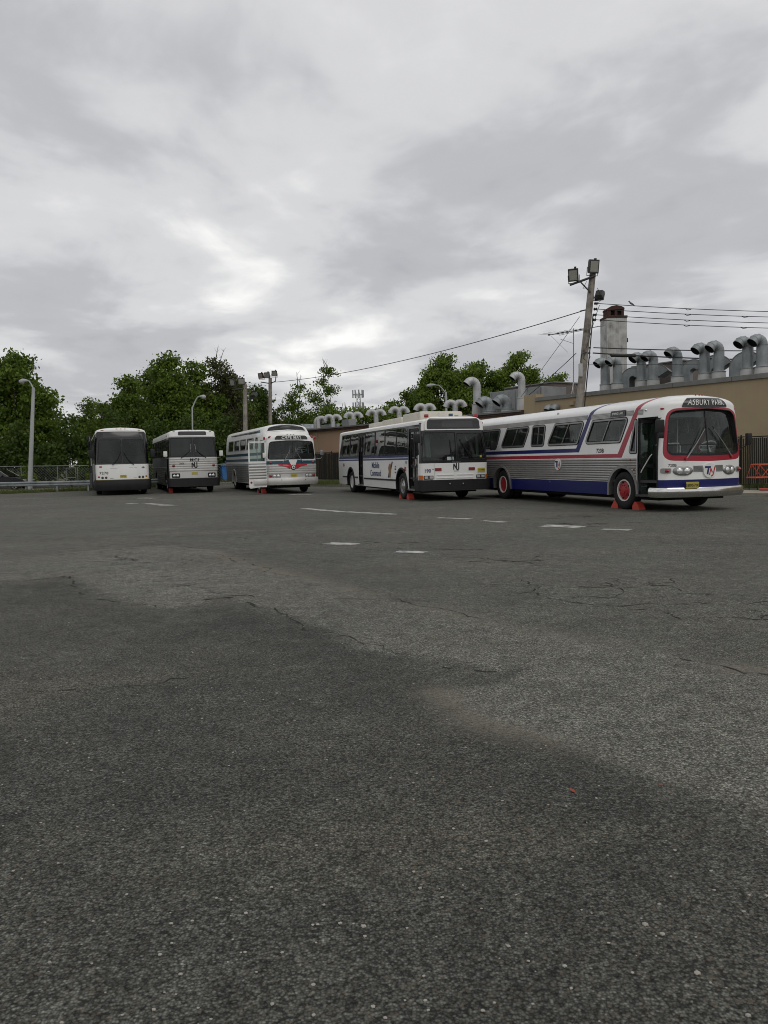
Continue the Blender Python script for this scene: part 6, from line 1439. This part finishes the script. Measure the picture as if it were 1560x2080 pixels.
# ================================================================== trees
def leaves(C, size, flat=.5, seed=0):
    r = np.random.default_rng(seed); n = len(C); d = r.normal(size=(n, 3)); d[:, 2] *= flat; d /= np.linalg.norm(d, axis=1, keepdims=True)+1e-9
    a = np.cross(d, r.normal(size=(n, 3))); a /= np.linalg.norm(a, axis=1, keepdims=True)+1e-9; b = np.cross(d, a); s_ = size*r.uniform(.6, 1.35, (n, 1)); w = .55
    V = np.stack([C-a*s_, C+b*s_*w+d*s_*.12, C+a*s_, C-b*s_*w+d*s_*.12], 1).reshape(-1, 3); F = np.arange(4*n).reshape(-1, 4)
    return V, F
def fastmesh(name, V, F, mat, parent):
    me = bpy.data.meshes.new(name); n = len(F); me.vertices.add(len(V)); me.vertices.foreach_set('co', np.asarray(V, np.float32).ravel()); me.loops.add(n*4); me.loops.foreach_set('vertex_index', F.astype(np.int32).ravel())
    me.polygons.add(n); me.polygons.foreach_set('loop_start', np.arange(0, 4*n, 4, dtype=np.int32)); me.materials.append(MAT[mat]); me.update(calc_edges=True); o = bpy.data.objects.new(name, me); COL.objects.link(o); o.parent = parent; return o
def tree(p, top, halfw, label, seed, mat='leaf_mid', nl=9000, size=.13, blobs=None, trunk=.22, low=.25, bare=0, clump=.42, bark='bark', group='trees beyond the lot', name='tree', fill=1.0, nb=9, twig_h=1.2):
    r = np.random.default_rng(seed); root = empty(name, p, 0, label, 'tree' if name == 'tree' else 'shrub', group); h = top
    if blobs is None:
        blobs = []
        for k in range(nb):
            t = (k+.5)/nb; z = h*(low+(.93-low)*t); ww = halfw*(math.sin(PI*min(1, .22+.72*t))**.7); q = r.uniform(0, 2*PI); d_ = ww*r.uniform(.25, .62)*(1 if k < nb-1 else .15)
            rr = max(.5, halfw*r.uniform(.34, .52)*(1.05-.35*t)); blobs.append((d_*math.cos(q), d_*math.sin(q)*.8, z, rr))
        # shoulder blobs so that the outline is full on both sides
        for sg in (-1, 1): blobs.append((sg*halfw*.55, 0, h*(low+.28), halfw*.42)); blobs.append((sg*halfw*.38, .2, h*(low+.47), halfw*.40))
    m = MB(); lean = r.normal(0, .03, 2)*h; fork = Vector((lean[0]*.4, lean[1]*.4, h*low*1.0))
    m.tube([(0, 0, -.1), (lean[0]*.2, lean[1]*.2, h*low*.5), fork], [trunk, trunk*.8, trunk*.7], 8)
    tr = m.build('trunk', bark, root, 50)
    lm = MB(); tips = []
    for bx, by, bz, br in blobs:
        c = Vector((bx, by, bz)); mid = fork.lerp(c, .5)+Vector((r.normal(0, .25), r.normal(0, .25), .15*h*.2)); lm.tube([fork, mid, c], [trunk*.42, trunk*.26, trunk*.10], 6, cap=False)
        for k in range(5):
            v = Vector(r.normal(size=3)); v.z = abs(v.z)*.7; v.normalize(); e = c+v*br*r.uniform(.7, 1.05); lm.tube([c.lerp(mid, .2), c.lerp(e, .5)+Vector((0, 0, .1)), e], [trunk*.10, trunk*.06, .012], 4, cap=False)
    for k in range(bare):
        bx, by, bz, br = blobs[r.integers(len(blobs)*2//3, len(blobs))] if len(blobs) > 3 else blobs[-1]; c = Vector((bx+r.normal(0, br*.4), by, bz)); v = Vector((r.normal(0, .35), r.normal(0, .2), 1)).normalized(); ln = br+twig_h*r.uniform(.5, 1.1)
        e = c+v*ln; mid = c.lerp(e, .55)+Vector((r.normal(0, .12), 0, 0)); lm.tube([c, mid, e], [.05, .03, .010], 4, cap=False)
        for j in range(4):
            s0 = mid.lerp(e, r.uniform(-.3, .8)); lm.tube([s0, s0+Vector((r.normal(0, .28), r.normal(0, .2), r.uniform(.15, .5)))], [.014, .005], 3, cap=False)
    lm.build('limbs', bark, tr, 60)
    # leaf clumps, denser towards the shell of each blob
    vol = np.array([b[3]**2.2 for b in blobs]); vol /= vol.sum(); C = []
    for (bx, by, bz, br), f in zip(blobs, vol):
        n = int(nl*f); nc = max(4, int(n/38)); u = r.normal(size=(nc, 3)); u /= np.linalg.norm(u, axis=1, keepdims=True); rad = br*r.uniform(.15, 1.08, (nc, 1))**(.6*fill); cc = np.array([bx, by, bz])+u*rad*np.array([1.05, .95, .85])
        pick = r.integers(nc, size=n); off = np.clip(r.normal(size=(n, 3)), -1.7, 1.7)*clump*np.array([1, 1, .62])*r.uniform(.5, 1.1, (n, 1)); C.append(cc[pick]+off)
    C = np.vstack(C); C = C[C[:, 2] > .15]; V, F = leaves(C, size, .8, seed+5); fastmesh('crown', V, F, mat, root)
    return root
tree((-27.5, 60, 0), 10.3, 3.7, 'large dark tree at the far left behind the street lamp', 1, 'leaf_mid', 26000, .14, low=.16, nb=13)
tree((-33.5, 63, 0), 10.6, 3.6, 'dark tree cut by the left edge of the photo', 2, 'leaf_dark', 9000, .14, low=.18, nb=10)
tree((-26.0, 70, 0), 7.6, 2.0, 'small loose tree in the dip right of the street lamp', 3, 'leaf_mid', 8000, .12, low=.2, fill=1.3)
tree((-23.4, 67, 0), 7.2, 2.0, 'low rounded tree above the coach 7278', 4, 'leaf_mid', 11000, .13, low=.15)
tree((-21.0, 66, 0), 9.4, 2.2, 'leafy tree with a bushy shoulder left of the tallest tree', 5, 'leaf_mid', 15000, .13, low=.18)
tree((-17.1, 64, 0), 10.7, 2.6, 'tallest bright green tree above the square coach', 6, 'leaf_mid', 22000, .13, low=.2, nb=12)
tree((-14.1, 68, 0), 10.9, 2.9, 'dull green tree with bare twigs on top right of the tallest tree', 7, 'leaf_dry', 17000, .12, low=.2, bare=16, nb=11, bark='bark_pale', twig_h=1.3)
tree((-20.2, 70, 0), 10.3, 3.1, 'broad tree filling in left behind the tallest tree', 8, 'leaf_mid', 18000, .14, low=.15, nb=11)
tree((-15.6, 67, 0), 10.5, 2.7, 'round green tree between the tallest tree and the bare twigs', 21, 'leaf_mid', 15000, .14, low=.18, nb=11)
tree((-12.9, 70, 0), 9.2, 2.4, 'green tree right of the bare twigs behind the first floodlight pole', 22, 'leaf_mid', 11000, .13, low=.18)
tree((-11.6, 74, 0), 8.9, 2.6, 'dark leafy tree behind the two floodlight poles', 9, 'leaf_dark', 14000, .13, low=.15)
tree((-8.5, 80, 0), 10.3, 1.5, 'thin ragged tree with bare top left of the scrawny tall tree', 10, 'leaf_mid', 3300, .12, low=.3, bare=5, trunk=.14, fill=1.5, twig_h=1.0,
     blobs=[(-.8, 0, 5.2, 1.2), (.6, 0, 5.8, 1.2), (0, 0, 7.0, .9), (-.5, 0, 8.1, .75), (.35, 0, 8.9, .6), (-1.3, 0, 6.6, .7)])
tree((-5.7, 78, 0), 11.0, 1.9, 'scrawny tall tree with see-through crown left of the cell mast', 11, 'leaf_mid', 5200, .12, low=.3, bare=5, trunk=.15, fill=1.5, twig_h=.8,
     blobs=[(-1.0, 0, 5.0, 1.3), (1.0, 0, 5.2, 1.4), (.1, 0, 6.6, 1.1), (-1.0, 0, 7.6, .8), (.6, 0, 8.4, .85), (-.1, 0, 9.2, .6), (.5, 0, 10.2, .7), (1.9, 0, 5.6, .9)])
tree((-2.4, 76, 0), 7.4, 2.6, 'low spreading tree behind the hooked vents under the cell mast', 12, 'leaf_light', 8000, .12, low=.3, fill=1.4,
     blobs=[(-1.8, 0, 5.2, 1.1), (-.6, 0, 5.6, 1.1), (.7, 0, 5.7, .9), (1.9, 0, 5.8, .7), (2.7, 0, 5.9, .5), (-1.0, 0, 4.2, 1.4), (1.0, 0, 4.4, 1.3), (-2.6, 0, 6.2, .8)])
tree((-7.4, 84, 0), 6.6, 3.2, 'dense green undergrowth tree below the scrawny tree', 13, 'leaf_mid', 12000, .13, low=.15)
tree((2.6, 80, 0), 8.8, 2.6, 'low leafy tree at the left foot of the right hand grove', 14, 'leaf_mid', 13000, .14, low=.25, fill=1.3)
tree((6.6, 82, 0), 12.6, 3.4, 'broad tree at the middle left of the right hand grove', 15, 'leaf_light', 22000, .145, low=.28, nb=12, fill=1.25)
tree((10.4, 85, 0), 12.2, 2.9, 'rounded tree in the middle of the right hand grove', 16, 'leaf_mid', 17000, .145, low=.25, fill=1.2)
tree((13.8, 80, 0), 12.7, 2.6, 'tallest tree of the right hand grove above the brown roof unit', 17, 'leaf_light', 18000, .145, low=.28, fill=1.2)
tree((4.7, 84, 0), 10.4, 2.9, 'leafy tree left of the broad tree in the right hand grove', 23, 'leaf_mid', 14000, .14, low=.2, fill=1.15)
tree((9.0, 80, 0), 11.2, 2.8, 'light green tree in front of the right hand grove', 24, 'leaf_light', 14000, .14, low=.2, fill=1.15)
tree((12.2, 84, 0), 11.0, 2.8, 'green tree filling the gap left of the tallest grove tree', 25, 'leaf_mid', 14000, .14, low=.2, fill=1.15)
tree((16.9, 77, 0), 9.9, 2.7, 'small loose tree at the right end of the grove by the aerial', 18, 'leaf_light', 13000, .14, low=.3, fill=1.4)
tree((.4, 92, 0), 8.0, 2.8, 'distant hazy green tree between the mast and the grove', 19, 'leaf_mid', 8000, .13, low=.25)
NMS = ['behind the street lamp', 'behind the gate frame', 'behind the coach 7278', 'between the coach 7278 and the square coach', 'behind the square coach', 'between the square and Cape May coaches', 'behind the Cape May coach', 'at the far left edge', 'near the far end of the garage']
for k, (x, y) in enumerate(((-26.5, 57.5), (-22.8, 57.6), (-19.6, 58.5), (-17.2, 59.0), (-14.6, 60), (-12.4, 62), (-9.6, 65), (-31, 57), (-8.0, 72))):
    tree((x, y, 0), 4.6+.5*(k % 3), 2.3, 'dark thicket shrub '+NMS[k], 40+k, 'leaf_dark', 6000, .13, low=.06, nb=8, trunk=.10, group='thicket behind the mesh fence', name='shrub')
for k, (x, y, h) in enumerate(((-24.6, 54.4, 1.5), (-19.6, 53.6, 1.9), (-27.8, 54.2, 1.1))):
    tree((x, y, 0), h, .7, 'small light green bush '+['behind the parked car', 'right of the gate frame', 'left of the parked car'][k]+' by the mesh fence', 70+k, 'leaf_light', 900, .07, low=.1, nb=5, trunk=.04, clump=.18, group='small bushes by the mesh fence', name='shrub')
